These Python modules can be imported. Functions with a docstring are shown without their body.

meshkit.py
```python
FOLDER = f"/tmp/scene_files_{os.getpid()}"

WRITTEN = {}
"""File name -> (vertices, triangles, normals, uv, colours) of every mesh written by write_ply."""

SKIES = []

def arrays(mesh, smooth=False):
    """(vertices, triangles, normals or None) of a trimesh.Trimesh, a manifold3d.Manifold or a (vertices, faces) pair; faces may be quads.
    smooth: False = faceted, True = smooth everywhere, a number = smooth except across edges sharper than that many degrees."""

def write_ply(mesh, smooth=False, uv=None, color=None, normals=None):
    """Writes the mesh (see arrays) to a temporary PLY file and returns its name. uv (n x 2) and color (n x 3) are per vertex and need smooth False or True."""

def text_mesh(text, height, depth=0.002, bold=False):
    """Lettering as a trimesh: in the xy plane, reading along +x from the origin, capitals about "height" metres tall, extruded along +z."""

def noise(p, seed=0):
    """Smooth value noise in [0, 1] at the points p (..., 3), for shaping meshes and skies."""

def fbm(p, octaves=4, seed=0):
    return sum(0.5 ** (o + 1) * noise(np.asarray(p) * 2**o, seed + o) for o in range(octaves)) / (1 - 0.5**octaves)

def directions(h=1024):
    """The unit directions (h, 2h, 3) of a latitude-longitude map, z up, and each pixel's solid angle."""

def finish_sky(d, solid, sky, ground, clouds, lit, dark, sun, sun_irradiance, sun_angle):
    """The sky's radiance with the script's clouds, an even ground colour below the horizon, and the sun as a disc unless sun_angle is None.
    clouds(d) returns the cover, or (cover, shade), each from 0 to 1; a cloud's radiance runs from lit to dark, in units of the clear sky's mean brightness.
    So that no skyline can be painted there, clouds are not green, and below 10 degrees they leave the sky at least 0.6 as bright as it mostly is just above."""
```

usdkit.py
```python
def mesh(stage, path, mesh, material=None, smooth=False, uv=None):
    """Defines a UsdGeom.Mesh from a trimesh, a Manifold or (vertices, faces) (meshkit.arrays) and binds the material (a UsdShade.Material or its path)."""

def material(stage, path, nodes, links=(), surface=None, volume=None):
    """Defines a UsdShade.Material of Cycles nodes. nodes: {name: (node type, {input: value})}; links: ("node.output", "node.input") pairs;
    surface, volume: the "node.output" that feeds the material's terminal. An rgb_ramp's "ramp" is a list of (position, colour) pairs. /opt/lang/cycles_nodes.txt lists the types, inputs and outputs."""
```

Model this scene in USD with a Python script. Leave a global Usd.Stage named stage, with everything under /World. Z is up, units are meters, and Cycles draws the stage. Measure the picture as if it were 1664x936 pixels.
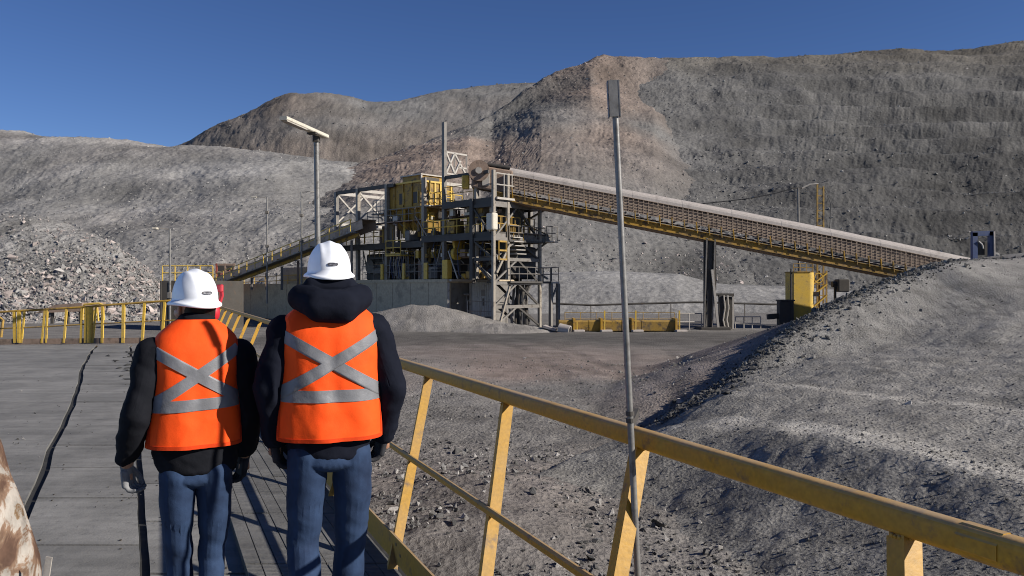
import math, random
import numpy as np, trimesh, manifold3d, shapely
from scipy.interpolate import LinearNDInterpolator, PchipInterpolator
from scipy.ndimage import gaussian_filter
from shapely.geometry import Polygon
import usdkit, meshkit
from pxr import Usd, UsdGeom, UsdLux, UsdShade, Gf, Sdf, Vt

stage = Usd.Stage.CreateInMemory()
UsdGeom.SetStageUpAxis(stage, UsdGeom.Tokens.z)
UsdGeom.SetStageMetersPerUnit(stage, 1.0)
UsdGeom.Xform.Define(stage, '/World')
UsdGeom.Scope.Define(stage, '/World/Looks')
rng = np.random.default_rng(7)
random.seed(7)

# ---------------------------------------------------------------- camera, sky, sun, exposure
F, CX, CY, H = 1306.0, 832.0, 468.0, 1.68          # focal length of the photograph in its own pixels, eye height
cam = UsdGeom.Camera.Define(stage, '/World/camera')
cam.CreateHorizontalApertureAttr(36.0)
cam.CreateVerticalApertureAttr(36.0 * 936 / 1664)
cam.CreateFocalLengthAttr(36.0 * F / 1664)
cam.CreateClippingRangeAttr(Gf.Vec2f(0.05, 100000))
cam.CreateExposureAttr(0.55)
cam.AddTranslateOp().Set(Gf.Vec3d(0, 0, H))
cam.AddRotateXOp().Set(90.0)

SUN_AZ, SUN_EL = math.radians(-17.5), math.radians(27.0)   # towards the sun: right of the camera, a little behind
sun_dir = np.array([math.cos(SUN_AZ) * math.cos(SUN_EL), math.sin(SUN_AZ) * math.cos(SUN_EL), math.sin(SUN_EL)])
usdkit.material(stage, '/World/Looks/sky_air', {
    's': ('sky_texture', {'sky_type': 'single_scattering', 'sun_disc': False, 'sun_elevation': SUN_EL,
                          'sun_rotation': math.atan2(sun_dir[0], sun_dir[1]), 'altitude': 2800.0, 'air_density': 1.0,
                          'aerosol_density': 0.35, 'ozone_density': 3.0}),
    'h': ('hsv', {'hue': 0.513, 'saturation': 1.16, 'value': 1.0}),
    'b': ('background_shader', {'strength': 0.062})}, [('s.color', 'h.color'), ('h.color', 'b.color')], surface='b.background')
dome = UsdLux.DomeLight.Define(stage, '/World/sky')
UsdShade.MaterialBindingAPI.Apply(dome.GetPrim()).Bind(UsdShade.Material.Get(stage, '/World/Looks/sky_air'))
sun = UsdLux.DistantLight.Define(stage, '/World/sun')
sun.CreateIntensityAttr(1.25)
sun.CreateAngleAttr(0.5)
sun.CreateNormalizeAttr(True)
sun.CreateColorAttr(Gf.Vec3f(1.0, 0.955, 0.88))
sun.AddRotateZOp().Set(math.degrees(math.atan2(sun_dir[1], sun_dir[0])) + 90.0)
sun.AddRotateXOp().Set(90.0 - math.degrees(SUN_EL))

# ---------------------------------------------------------------- helpers
def P(px, py, Z):
    """The world point that the photograph shows at pixel (px, py) if it is Z metres ahead."""
    return np.array([(px - CX) / F * Z, Z, H - (py - CY) / F * Z])

_names = {}
def numbered(parent, name):
    key = parent + '/' + name
    k = _names.get(key, -1) + 1
    _names[key] = k
    return key if k == 0 else '%s_%03d' % (key, k)

class Thing:
    def __init__(self, path, loc=(0, 0, 0)):
        self.path, self.loc = path, np.asarray(loc, float)
    @property
    def prim(self):
        return stage.GetPrimAtPath(self.path)

def tag(t, label=None, cat=None, group=None, kind=None):
    p = t.prim
    for k, v in (('label', label), ('category', cat), ('group', group), ('kind', kind)):
        if v:
            p.SetCustomDataByKey(k, v)
    return t

def thing(name, label, cat, loc=(0, 0, 0), rz=0.0, group=None):
    path = numbered('/World', name)
    x = UsdGeom.Xform.Define(stage, path)
    x.AddTranslateOp().Set(Gf.Vec3d(*map(float, loc)))
    if rz:
        x.AddRotateZOp().Set(math.degrees(rz))
    return tag(Thing(path, (0, 0, 0) if rz else loc), label, cat, group)

def put(name, mesh, mat, parent=None, smooth=False, tint=None, label=None):
    """ONE mesh prim under parent (its vertices given in the parent's frame plus the parent's place), or under /World."""
    path = numbered(parent.path if parent else '/World', name)
    off = parent.loc if parent else np.zeros(3)
    if isinstance(mesh, MB):
        mesh = mesh.mesh()
    v, f, n = meshkit.arrays(mesh, smooth)
    m = usdkit.mesh(stage, path, (v - off, f), None)
    if n is not None:
        m.CreateNormalsAttr(Vt.Vec3fArray.FromNumpy(n.astype(np.float32)))
        m.SetNormalsInterpolation('vertex')
    if tint is not None:
        UsdGeom.PrimvarsAPI(m).CreatePrimvar('tint', Sdf.ValueTypeNames.Color3fArray, 'vertex').Set(Vt.Vec3fArray.FromNumpy(np.asarray(tint, np.float32)))
    UsdShade.MaterialBindingAPI.Apply(m.GetPrim()).Bind(UsdShade.Material.Get(stage, '/World/Looks/' + mat))
    t = Thing(path, off)
    if label:
        tag(t, label)
    return t

def copies(src, places, group=None, labels=None):
    """Further instances of the thing src at (location, turn, scale)."""
    out = []
    base = src.path.rsplit('/', 1)[1]
    data = src.prim.GetCustomData()
    for i, (loc, rz, sc) in enumerate(places):
        path = numbered('/World', base)
        x = UsdGeom.Xform.Define(stage, path)
        x.GetPrim().GetReferences().AddInternalReference(src.path)
        x.ClearXformOpOrder()
        x.AddTranslateOp().Set(Gf.Vec3d(*map(float, loc)))
        x.AddRotateXYZOp().Set(Gf.Vec3f(*(rz if np.ndim(rz) else (0, 0, math.degrees(rz)))))
        x.AddScaleOp().Set(Gf.Vec3f(*(sc if np.ndim(sc) else (sc, sc, sc))))
        x.GetPrim().SetInstanceable(True)
        out.append(tag(Thing(path), labels[i] if labels else data.get('label'), data.get('category'), group or data.get('group')))
    return out

def frame_of(d, up=(0, 0, 1)):
    d = np.asarray(d, float) / np.linalg.norm(d)
    up = np.asarray(up, float)
    if abs(d @ up) > 0.99:
        up = np.array([0, 1.0, 0]) if abs(d[1]) < 0.9 else np.array([1.0, 0, 0])
    s = np.cross(d, up); s /= np.linalg.norm(s)
    return d, s, np.cross(s, d)

def sweep(poly, a, b, up=(0, 0, 1), scale=1.0):
    """The convex profile poly (list of (side, up)) swept from a to b."""
    a, b = np.asarray(a, float), np.asarray(b, float)
    d, s, t = frame_of(b - a, up)
    poly = np.asarray(poly, float); n = len(poly)
    r0 = a + poly[:, :1] * s + poly[:, 1:] * t
    r1 = b + scale * (poly[:, :1] * s + poly[:, 1:] * t)
    v = np.vstack([r0, r1])
    f = []
    for i in range(n):
        j = (i + 1) % n
        f += [[i, j, n + j], [i, n + j, n + i]]
    for i in range(1, n - 1):
        f += [[0, i + 1, i], [n, n + i, n + i + 1]]
    f = np.array(f)
    m = trimesh.Trimesh(v, f, process=False)
    if m.volume < 0:
        m.invert()
    return m

def rect(w, h, c=0.0):
    w, h = w / 2, h / 2
    if c <= 0:
        return [(-w, -h), (w, -h), (w, h), (-w, h)]
    return [(-w + c, -h), (w - c, -h), (w, -h + c), (w, h - c), (w - c, h), (-w + c, h), (-w, h - c), (-w, -h + c)]

def circ(r, n=10):
    return [(r * math.cos(2 * math.pi * i / n), r * math.sin(2 * math.pi * i / n)) for i in range(n)]

class MB:
    def __init__(self):
        self.parts = []
    def add(self, m):
        self.parts.append(m); return self
    def bar(self, a, b, w, h=None, c=0.0, up=(0, 0, 1)):
        return self.add(sweep(rect(w, h or w, c), a, b, up))
    def tube(self, a, b, r, n=8):
        return self.add(sweep(circ(r, n), a, b))
    def path(self, pts, r, n=7):
        v, f = _tube_path(np.asarray(pts, float), r, n)
        return self.add(trimesh.Trimesh(v, f, process=False))
    def box(self, c, size, rz=0.0, bevel=0.0):
        c = np.asarray(c, float)
        a = c - [0, 0, size[2] / 2]; b = c + [0, 0, size[2] / 2]
        x = np.array([math.cos(rz), math.sin(rz), 0]); y = np.array([-math.sin(rz), math.cos(rz), 0])
        return self.add(sweep(rect(size[0], size[1], bevel), a, b, up=tuple(-y)) if False else _obox(c, size, x, y, bevel))
    def lattice(self, q, u, v):
        return self
    def mesh(self):
        return trimesh.util.concatenate(self.parts) if len(self.parts) > 1 else self.parts[0]

def _obox(c, size, x, y, bevel=0.0):
    if bevel > 0:
        sx, sy, sz = np.asarray(size) / 2 - bevel
        pts = [[i * (sx + (bevel if k == 0 else 0)), j * (sy + (bevel if k == 1 else 0)), l * (sz + (bevel if k == 2 else 0))] for i in (-1, 1) for j in (-1, 1) for l in (-1, 1) for k in range(3)]
        m = trimesh.convex.convex_hull(np.array(pts))
    else:
        m = trimesh.creation.box(size)
    R = np.eye(4); R[:3, 0] = x; R[:3, 1] = y; R[:3, 2] = np.cross(x, y); R[:3, 3] = c
    m.apply_transform(R)
    return m

def _tube_path(p, r, n):
    k = len(p)
    r = np.broadcast_to(np.asarray(r, float), (k,))
    t = np.gradient(p, axis=0); t /= np.linalg.norm(t, axis=1, keepdims=True)
    v = []
    s = None
    for i in range(k):
        if s is None:
            s = frame_of(t[i])[1]
        else:
            s = s - (s @ t[i]) * t[i]; s /= np.linalg.norm(s)
        w = np.cross(t[i], s)
        for j in range(n):
            a = 2 * math.pi * j / n
            v.append(p[i] + r[i] * (math.cos(a) * s + math.sin(a) * w))
    f = []
    for i in range(k - 1):
        for j in range(n):
            a, b = i * n + j, i * n + (j + 1) % n
            f += [[a, b, b + n], [a, b + n, a + n]]
    v += [p[0], p[-1]]
    for j in range(n):
        f += [[k * n, (j + 1) % n, j], [k * n + 1, (k - 1) * n + j, (k - 1) * n + (j + 1) % n]]
    return np.array(v), np.array(f)

def grid_faces(nr, nc):
    i, j = np.meshgrid(np.arange(nr - 1), np.arange(nc - 1), indexing='ij')
    a = (i * nc + j).ravel()
    return np.vstack([np.stack([a, a + 1, a + nc + 1], 1), np.stack([a, a + nc + 1, a + nc], 1)])

def fbm(p, o=4, seed=0):
    return meshkit.fbm(p, o, seed)

def ridged(p, o=4, seed=0):
    s, tot = 0, 0
    for k in range(o):
        s = s + 0.5 ** k * (1 - np.abs(2 * meshkit.noise(np.asarray(p) * 2 ** k, seed + k) - 1)); tot += 0.5 ** k
    return s / tot

# ---------------------------------------------------------------- materials
L = '/World/Looks/'
def dirt_mat(name, c1, c2, scale, bump, bscale, tint=True, rough=0.95, dist=0.05, speck=(0.5, 1.25)):
    n = {'g': ('geometry', {}),
         'n1': ('noise_texture', {'scale': scale, 'detail': 6.0, 'roughness': 0.62}),
         'n2': ('noise_texture', {'scale': bscale, 'detail': 5.0, 'roughness': 0.7}),
         'v': ('voronoi_texture', {'scale': bscale * 0.8, 'feature': 'f1', 'randomness': 1.0}),
         'r': ('rgb_ramp', {'ramp': [(0.3, c1), (0.7, c2)]}),
         'r2': ('rgb_ramp', {'ramp': [(0.25, (speck[0],) * 3), (0.75, (speck[1],) * 3)]}),
         'm': ('mix_color', {'blend_type': 'multiply', 'fac': 0.85, 'use_clamp': False}),
         'hm': ('math', {'math_type': 'multiply_add', 'value2': 0.6}),
         'b': ('bump', {'strength': bump, 'distance': dist}),
         'p': ('principled_bsdf', {'roughness': rough, 'specular_ior_level': 0.2})}
    l = [('g.position', 'n1.vector'), ('g.position', 'n2.vector'), ('g.position', 'v.vector'), ('n1.fac', 'r.fac'), ('n2.fac', 'r2.fac'),
         ('r.color', 'm.a'), ('r2.color', 'm.b'), ('v.distance', 'hm.value1'), ('n2.fac', 'hm.value3'), ('hm.value', 'b.height'), ('b.normal', 'p.normal')]
    if tint:
        n['t'] = ('attribute', {'attribute': 'tint'})
        n['m2'] = ('mix_color', {'blend_type': 'multiply', 'fac': 1.0, 'use_clamp': False})
        l += [('m.result', 'm2.a'), ('t.color', 'm2.b'), ('m2.result', 'p.base_color')]
    else:
        l += [('m.result', 'p.base_color')]
    usdkit.material(stage, L + name, n, l, surface='p.BSDF')

def paint_mat(name, c, worn=None, amount=0.5, scale=6.0, rough=0.55, metallic=0.0, bump=0.15, dust=0.3, dustc=(0.22, 0.2, 0.185), vary=0.25, spec=0.3, dusty_highlight=None):
    """Painted or bare surface with patchy wear and dust."""
    worn = worn or tuple(0.5 * x for x in c)
    n = {'g': ('texture_coordinate', {}),
         'n1': ('noise_texture', {'scale': scale, 'detail': 7.0, 'roughness': 0.68}),
         'n2': ('noise_texture', {'scale': scale * 0.35, 'detail': 4.0, 'roughness': 0.6}),
         'n3': ('noise_texture', {'scale': scale * 6, 'detail': 3.0, 'roughness': 0.6}),
         'r1': ('rgb_ramp', {'ramp': [(0.52 - 0.2 * amount + 0.1, (0, 0, 0)), (0.60 - 0.2 * amount + 0.14, (1, 1, 1))]}),
         'r2': ('rgb_ramp', {'ramp': [(0.35, (0, 0, 0)), (0.75, (dust,) * 3)]}),
         'r3': ('rgb_ramp', {'ramp': [(0.2, (1 - vary,) * 3), (0.8, (1 + vary,) * 3)]}),
         'm0': ('mix_color', {'blend_type': 'multiply', 'fac': 1.0, 'use_clamp': False, 'a': c}),
         'm1': ('mix_color', {'b': worn}), 'm2': ('mix_color', {'b': dustc}),
         'b': ('bump', {'strength': bump, 'distance': 0.01}),
         'p': ('principled_bsdf', {'roughness': rough, 'metallic': metallic, 'specular_ior_level': spec})}
    x = []
    if dusty_highlight:      # sun highlight, with some dust, painted on whatever faces up
        n |= {'ge': ('geometry', {}), 'sx': ('separate_xyz', {}), 'mr': ('map_range', {'from_min': 0.45, 'from_max': 0.95, 'to_min': 0.0, 'to_max': 0.6, 'clamp': True}),
              'mu': ('math', {'math_type': 'multiply'}), 'm3': ('mix_color', {'b': dusty_highlight}), 'r4': ('rgb_ramp', {'ramp': [(0.25, (0.35,) * 3), (0.6, (1.0,) * 3)]})}
        x = [('ge.true_normal', 'sx.vector'), ('sx.z', 'mr.value'), ('mr.result', 'mu.value1'), ('n2.fac', 'r4.fac'), ('r4.color', 'mu.value2'), ('mu.value', 'm3.fac'), ('m2.result', 'm3.a'), ('m3.result', 'p.base_color')]
    usdkit.material(stage, L + name, n, x + [q for q in [('g.object', 'n1.vector'), ('g.object', 'n2.vector'), ('g.object', 'n3.vector'), ('n1.fac', 'r1.fac'), ('n2.fac', 'r2.fac'), ('n3.fac', 'r3.fac'),
        ('r3.color', 'm0.b'), ('m0.result', 'm1.a'), ('r1.color', 'm1.fac'), ('m1.result', 'm2.a'), ('r2.color', 'm2.fac'), ('m2.result', 'p.base_color'), ('n1.fac', 'b.height'), ('b.normal', 'p.normal')] if not (dusty_highlight and q == ('m2.result', 'p.base_color'))], surface='p.BSDF')

dirt_mat('gravel', (0.136, 0.124, 0.113), (0.245, 0.226, 0.208), 0.9, 0.9, 16.0)
dirt_mat('ore', (0.146, 0.136, 0.123), (0.256, 0.241, 0.220), 1.3, 0.7, 22.0, dist=0.045, speck=(0.35, 1.5))
dirt_mat('hill_rock', (0.108, 0.103, 0.098), (0.222, 0.212, 0.202), 0.05, 0.45, 1.3, dist=0.4, speck=(0.55, 1.4))
dirt_mat('rubble_rock', (0.15, 0.142, 0.134), (0.30, 0.285, 0.27), 0.25, 1.0, 1.6, dist=0.4, speck=(0.55, 1.4))
# ---------------------------------------------------------------- the ground, one sheet out to the horizon
GZ = -1.4
def axis_pts(lo, hi, step, far_lo, far_hi, grow=1.09):
    mid = list(np.arange(lo, hi, step))
    a, s = [], step
    x = mid[-1]
    while x < far_hi:
        s *= grow; x += s; a.append(x)
    b, s = [], step
    x = mid[0]
    while x > far_lo:
        s *= grow; x -= s; b.append(x)
    return np.array(b[::-1] + mid + a)

# crest line of the stockpile
crest_px = [(1075, 690, 17.0), (1150, 640, 18.7), (1200, 608, 20.0), (1280, 541, 22.0), (1330, 505, 23.3), (1390, 470, 25.0), (1450, 447, 26.6), (1500, 426, 28.0), (1555, 412, 29.5), (1664, 407, 31.0), (1850, 398, 33.0)]
crest = np.array([P(*q) for q in crest_px])
def added_bank_h(x, y):
    """Bank added to the yard behind the crest so no shadow pocket shows."""
    best = np.full(np.shape(x), -9.0)
    for a, b in zip(crest[:5], crest[1:6]):
        d = (b - a)[:2]; l2 = d @ d
        t = np.clip(((x - a[0]) * d[0] + (y - a[1]) * d[1]) / l2, 0, 1)
        ex, ey = x - a[0] - t * d[0], y - a[1] - t * d[1]
        side = d[0] * ey - d[1] * ex
        z = a[2] + t * (b[2] - a[2]) - 0.36 - np.hypot(ex, ey) * np.where(side > 0, 0.33, 1.2)
        best = np.maximum(best, z)
    return best

def ground_h(x, y):
    p = np.stack([x, y, 0 * x], -1)
    near = np.exp(-((y - 8) / 26.0) ** 2)
    h = GZ + 0.32 * (fbm(p * 0.12, 3, 3) - 0.5) + near * (0.16 * (fbm(p * 0.9, 3, 5) - 0.5) + 0.07 * (ridged(p * 4.0, 2, 9) - 0.6))
    far = np.clip((np.hypot(x, y) - 160) / 60, 0, 1)
    h = h - 0.5 * far
    # shallow spill of soil and broken rock at the foot of the walkway
    h += 0.5 * np.exp(-((x + 0.3) / 1.8) ** 2 - ((y - 10.5) / 3.0) ** 2) * (0.6 + 0.8 * fbm(p * 0.8, 3, 71))
    bk = added_bank_h(x, y)
    k = 0.25
    e = np.clip(0.5 + 0.5 * (bk - h) / k, 0, 1)
    return h * (1 - e) + bk * e + k * e * (1 - e)

gx = axis_pts(-6, 9, 0.085, -3000, 3000)
gy = axis_pts(6.5, 27, 0.085, -300, 4000)
X, Y = np.meshgrid(gx, gy)
Zg = ground_h(X, Y)
p3 = np.stack([X, Y, 0 * X], -1)
warm = np.clip((fbm(p3 * 0.10, 3, 21) - 0.38) * 4, 0, 1) * np.exp(-((Y - 27) / 17) ** 2) * np.exp(-((X - 1) / 11) ** 2)
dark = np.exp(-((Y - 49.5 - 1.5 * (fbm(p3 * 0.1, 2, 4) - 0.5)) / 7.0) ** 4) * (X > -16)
tint = np.ones(X.shape + (3,)) * (0.92 + 0.35 * (fbm(p3 * 0.35, 4, 33) - 0.5))[..., None]
tint *= 1 + warm[..., None] * np.array([0.36, 0.16, 0.08])
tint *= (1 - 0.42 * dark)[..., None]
for (xa_, ya_, xb_, yb_, o_) in ((-6, 60, 9, 15, 0), (-2, 56, 4, 14, 3), (-12, 44, 16, 40, 6), (-10, 36, 14, 46, 9), (2, 13, 6, 44, 12)):
    d_ = np.array([xb_ - xa_, yb_ - ya_], float); ln_ = np.linalg.norm(d_); d_ /= ln_
    al = (X - xa_) * d_[0] + (Y - ya_) * d_[1]; ac = -(X - xa_) * d_[1] + (Y - ya_) * d_[0] + 1.2 * np.sin(al * .09 + o_)
    for w_ in (-1.0, 1.0):
        trk = np.exp(-((ac - w_) / .28) ** 2) * np.clip(al / 5, 0, 1) * np.clip((ln_ - al) / 5, 0, 1)
        tint *= 1 - 0.16 * trk[..., None]
        Zg -= 0.03 * trk
pale = np.clip((fbm(p3 * np.array([0.35, 0.12, 1]), 3, 41) - 0.52) * 5, 0, 1) * np.exp(-((Y - 20) / 12) ** 2)
tint *= 1 + 0.35 * pale[..., None]
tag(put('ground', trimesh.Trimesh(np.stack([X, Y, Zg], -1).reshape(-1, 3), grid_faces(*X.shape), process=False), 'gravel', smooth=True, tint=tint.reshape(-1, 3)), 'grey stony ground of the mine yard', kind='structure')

# ---------------------------------------------------------------- hills and pit walls: sheets lofted between measured lines
def hill(name, rails, cols, rows, px0, px1, amp, freq, seed, label, tintf, bench=None, warp=1.0, back=True, mat='hill_rock', blend=4):
    s = np.linspace(px0, px1, cols)
    pts = []
    for r in rails:
        r = np.array(r, float)
        xi, yi, zi = s, np.interp(s, r[:, 0], r[:, 1]), np.interp(s, r[:, 0], r[:, 2])
        k = max(1, cols // 90)
        ker = np.ones(k) / k
        zi = np.convolve(np.pad(zi, k, 'edge'), ker, 'same')[k:-k]
        pts.append(np.stack([(xi - CX) / F * zi, zi, H - (yi - CY) / F * zi], -1))
    if back:
        b = pts[-1].copy(); b[:, 1] += 90; b[:, 0] *= 1.2; b[:, 2] -= 45
        pts.append(b)
    pts = np.array(pts)
    if pts[0, :, 2].min() > GZ - 1.2 and pts[0, :, 2].max() < 0.5:
        pts[0, :, 2] -= 0.9
    n = len(rails) - 1
    t = np.linspace(0, n, rows)
    if back:
        t = np.concatenate([t, n + np.linspace(0.05, 1, 12)])
    V = PchipInterpolator(np.arange(len(pts)), pts, axis=0)(t)          # rows x cols x 3
    if bench:
        z = V[..., 2]; per, strength, soft = bench
        q = z / per + 0.5 * fbm(V * [0.012, 0.012, 0], 2, seed + 9)
        fr = q - np.floor(q)
        st = np.floor(q) + np.clip((fr - soft) / (1 - soft), 0, 1) ** 1.0
        V[..., 2] = z + np.clip(strength(V), 0, 0.9) * (st - q) * per
    du, dv = np.gradient(V, axis=1), np.gradient(V, axis=0)
    N = np.cross(du, dv); N /= np.linalg.norm(N, axis=-1, keepdims=True) + 1e-9
    N[N[..., 2] < 0] *= -1
    w = V * freq
    wv = w + 0.6 * warp * (np.stack([fbm(w * 0.7, 2, seed + 1), fbm(w * 0.7, 2, seed + 2), fbm(w * 0.7, 2, seed + 3)], -1) - 0.5)
    d = amp * (1.3 * (fbm(wv * [1, 1, 0.7], 3, seed) - 0.5) + 0.22 * (ridged(wv * 2.3, 3, seed + 20) - 0.6) + 0.17 * (ridged(wv * 5.5, 3, seed + 40) - 0.6) + 0.13 * (ridged(wv * 15, 2, seed + 60) - 0.6))
    sm = ((s - px0) / F * np.mean(V[..., 1]))[None, :] + 6 * fbm(w * 0.5, 2, seed + 7)
    gp = np.stack([sm * freq * 3.2, V[..., 2] * freq * 0.55, 0 * sm], -1)
    gully = ridged(gp, 3, seed + 80) - 0.6
    gm = np.clip((fbm(V * [0.012, 0.012, 0.02], 2, seed + 81) - 0.35) * 3, 0.1, 1)
    d = d + amp * 0.13 * gully * gm
    fade = np.clip(np.minimum(np.arange(len(t)) / (0.06 * rows), 1), 0, 1)[:, None]
    V = V + N * (d * fade)[..., None]
    tn = tintf(V, d / amp) * (1 + 0.12 * gully * gm + 0.05 * (fbm(np.stack([sm * freq * 7, V[..., 2] * freq * 1.6, 0 * sm], -1), 3, seed + 90) - 0.5) + 0.26 * (fbm(V * freq * 7, 4, seed + 91) - 0.5))[..., None]
    return tag(put(name, trimesh.Trimesh(V.reshape(-1, 3), grid_faces(*V.shape[:2]), process=False), mat, smooth=True, tint=tn.reshape(-1, 3)), label, kind='structure')

def pxpy(V):
    return CX + V[..., 0] / V[..., 1] * F, CY - (V[..., 2] - H) / V[..., 1] * F

def blob_at(V, c, r):
    q = (V - np.asarray(c)) / np.asarray(r)
    return np.exp(-(q ** 2).sum(-1))

def tint_back(V, d):
    n = fbm(V * 0.02, 4, 77)
    t = np.ones(V.shape) * (0.72 + 0.5 * (n - 0.5))[..., None]
    w = np.clip((fbm(V * [0.016, 0.016, 0.03], 3, 78) - 0.35) * 3, 0, 1)
    t *= 1 + w[..., None] * np.array([0.22, 0.07, -0.04])
    return t
hill('far_hill', [[(200, 420, 300), (1200, 400, 330)], [(200, 350, 360), (600, 300, 360), (1200, 280, 380)],
                  [(200, 300, 470), (255, 258, 470), (290, 240, 460), (340, 216, 455), (400, 190, 450), (440, 168, 450), (475, 158, 450), (530, 160, 450), (600, 169, 455), (650, 166, 460), (735, 152, 470), (780, 147, 475), (855, 142, 480), (950, 138, 480), (1200, 140, 480)]],
     420, 130, 200, 1100, 5.0, 0.030, 11, 'brown bare mountain behind the plant', tint_back)

RC = P(1040, 210, 270)
def tint_red(V, d):
    n = fbm(V * 0.03, 4, 87)
    t = np.ones(V.shape) * (0.78 + 0.6 * (n - 0.5))[..., None]
    w = np.clip((fbm(V * [0.018, 0.018, 0.03], 3, 88) - 0.33) * 3.2, 0, 1)
    red = 1.3 * blob_at(V, RC, (26, 60, 46)) + 1.0 * blob_at(V, P(990, 120, 290), (34, 60, 16)) + 0.9 * blob_at(V, P(720, 250, 215), (26, 70, 12)) + 0.6 * blob_at(V, P(640, 300, 190), (26, 60, 14))
    w = np.clip(w * red * 1.5, 0, 1)
    t *= 1 + w[..., None] * np.array([0.42, 0.15, 0.0])
    lump = blob_at(V, P(915, 265, 195), (17, 40, 12))
    t *= 1 - 0.28 * lump[..., None]
    pale = blob_at(V, P(1080, 360, 190), (14, 60, 12)) * np.clip((n - .35) * 4, 0, 1)
    t *= 1 + 0.3 * pale[..., None]
    px, py = pxpy(V)
    e = np.clip((px - 985) / 110, 0, 1)[..., None]
    nw = fbm(V * [0.02, 0.02, 0.05], 4, 97)[..., None]
    return t * (1 - e) + e * (0.55 + 0.40 * (nw - 0.5)) * (1 + (0.30 * np.clip((1300 - px) / 300, 0, 1))[..., None] * 0.8) * (1 + 0.5 * (t / t.mean(-1, keepdims=True) - 1))
hill('reddish_hill', [[(400, 500, 108), (560, 498, 118), (1050, 498, 138), (1240, 498, 154)],
                      [(400, 482, 124), (430, 455, 130), (480, 420, 139), (520, 410, 138), (560, 405, 136), (700, 400, 145), (860, 385, 150), (1000, 400, 156), (1100, 415, 163), (1240, 430, 172)],
                      [(400, 472, 128), (430, 440, 135), (458, 396, 149), (480, 370, 161), (520, 348, 165), (560, 345, 160), (600, 345, 157), (700, 322, 165), (780, 285, 196), (830, 238, 222), (880, 208, 236), (930, 206, 240), (975, 228, 232), (1010, 262, 214), (1060, 300, 200), (1130, 350, 197), (1240, 400, 182)],
                      [(400, 466, 131), (430, 434, 138), (458, 386, 154), (479, 344, 175), (500, 318, 190), (560, 290, 204), (640, 262, 215), (700, 240, 225), (760, 222, 240), (800, 212, 262), (850, 178, 276), (900, 150, 284), (960, 140, 280), (1060, 160, 286), (1100, 210, 268), (1140, 270, 240), (1240, 390, 200)],
                      [(400, 462, 134), (430, 430, 141), (458, 380, 158), (479, 338, 180), (500, 306, 206), (515, 292, 218), (560, 278, 228), (640, 255, 250), (700, 235, 262), (760, 213, 275), (800, 192, 285), (850, 150, 296), (905, 120, 302), (945, 109, 306), (980, 93, 310), (1035, 93, 310), (1085, 99, 324), (1120, 128, 334), (1150, 190, 294), (1240, 380, 230)]],
     580, 300, 400, 1240, 3.6, 0.045, 31, 'grey and rust red mountain spur above the plant', tint_red)

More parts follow.
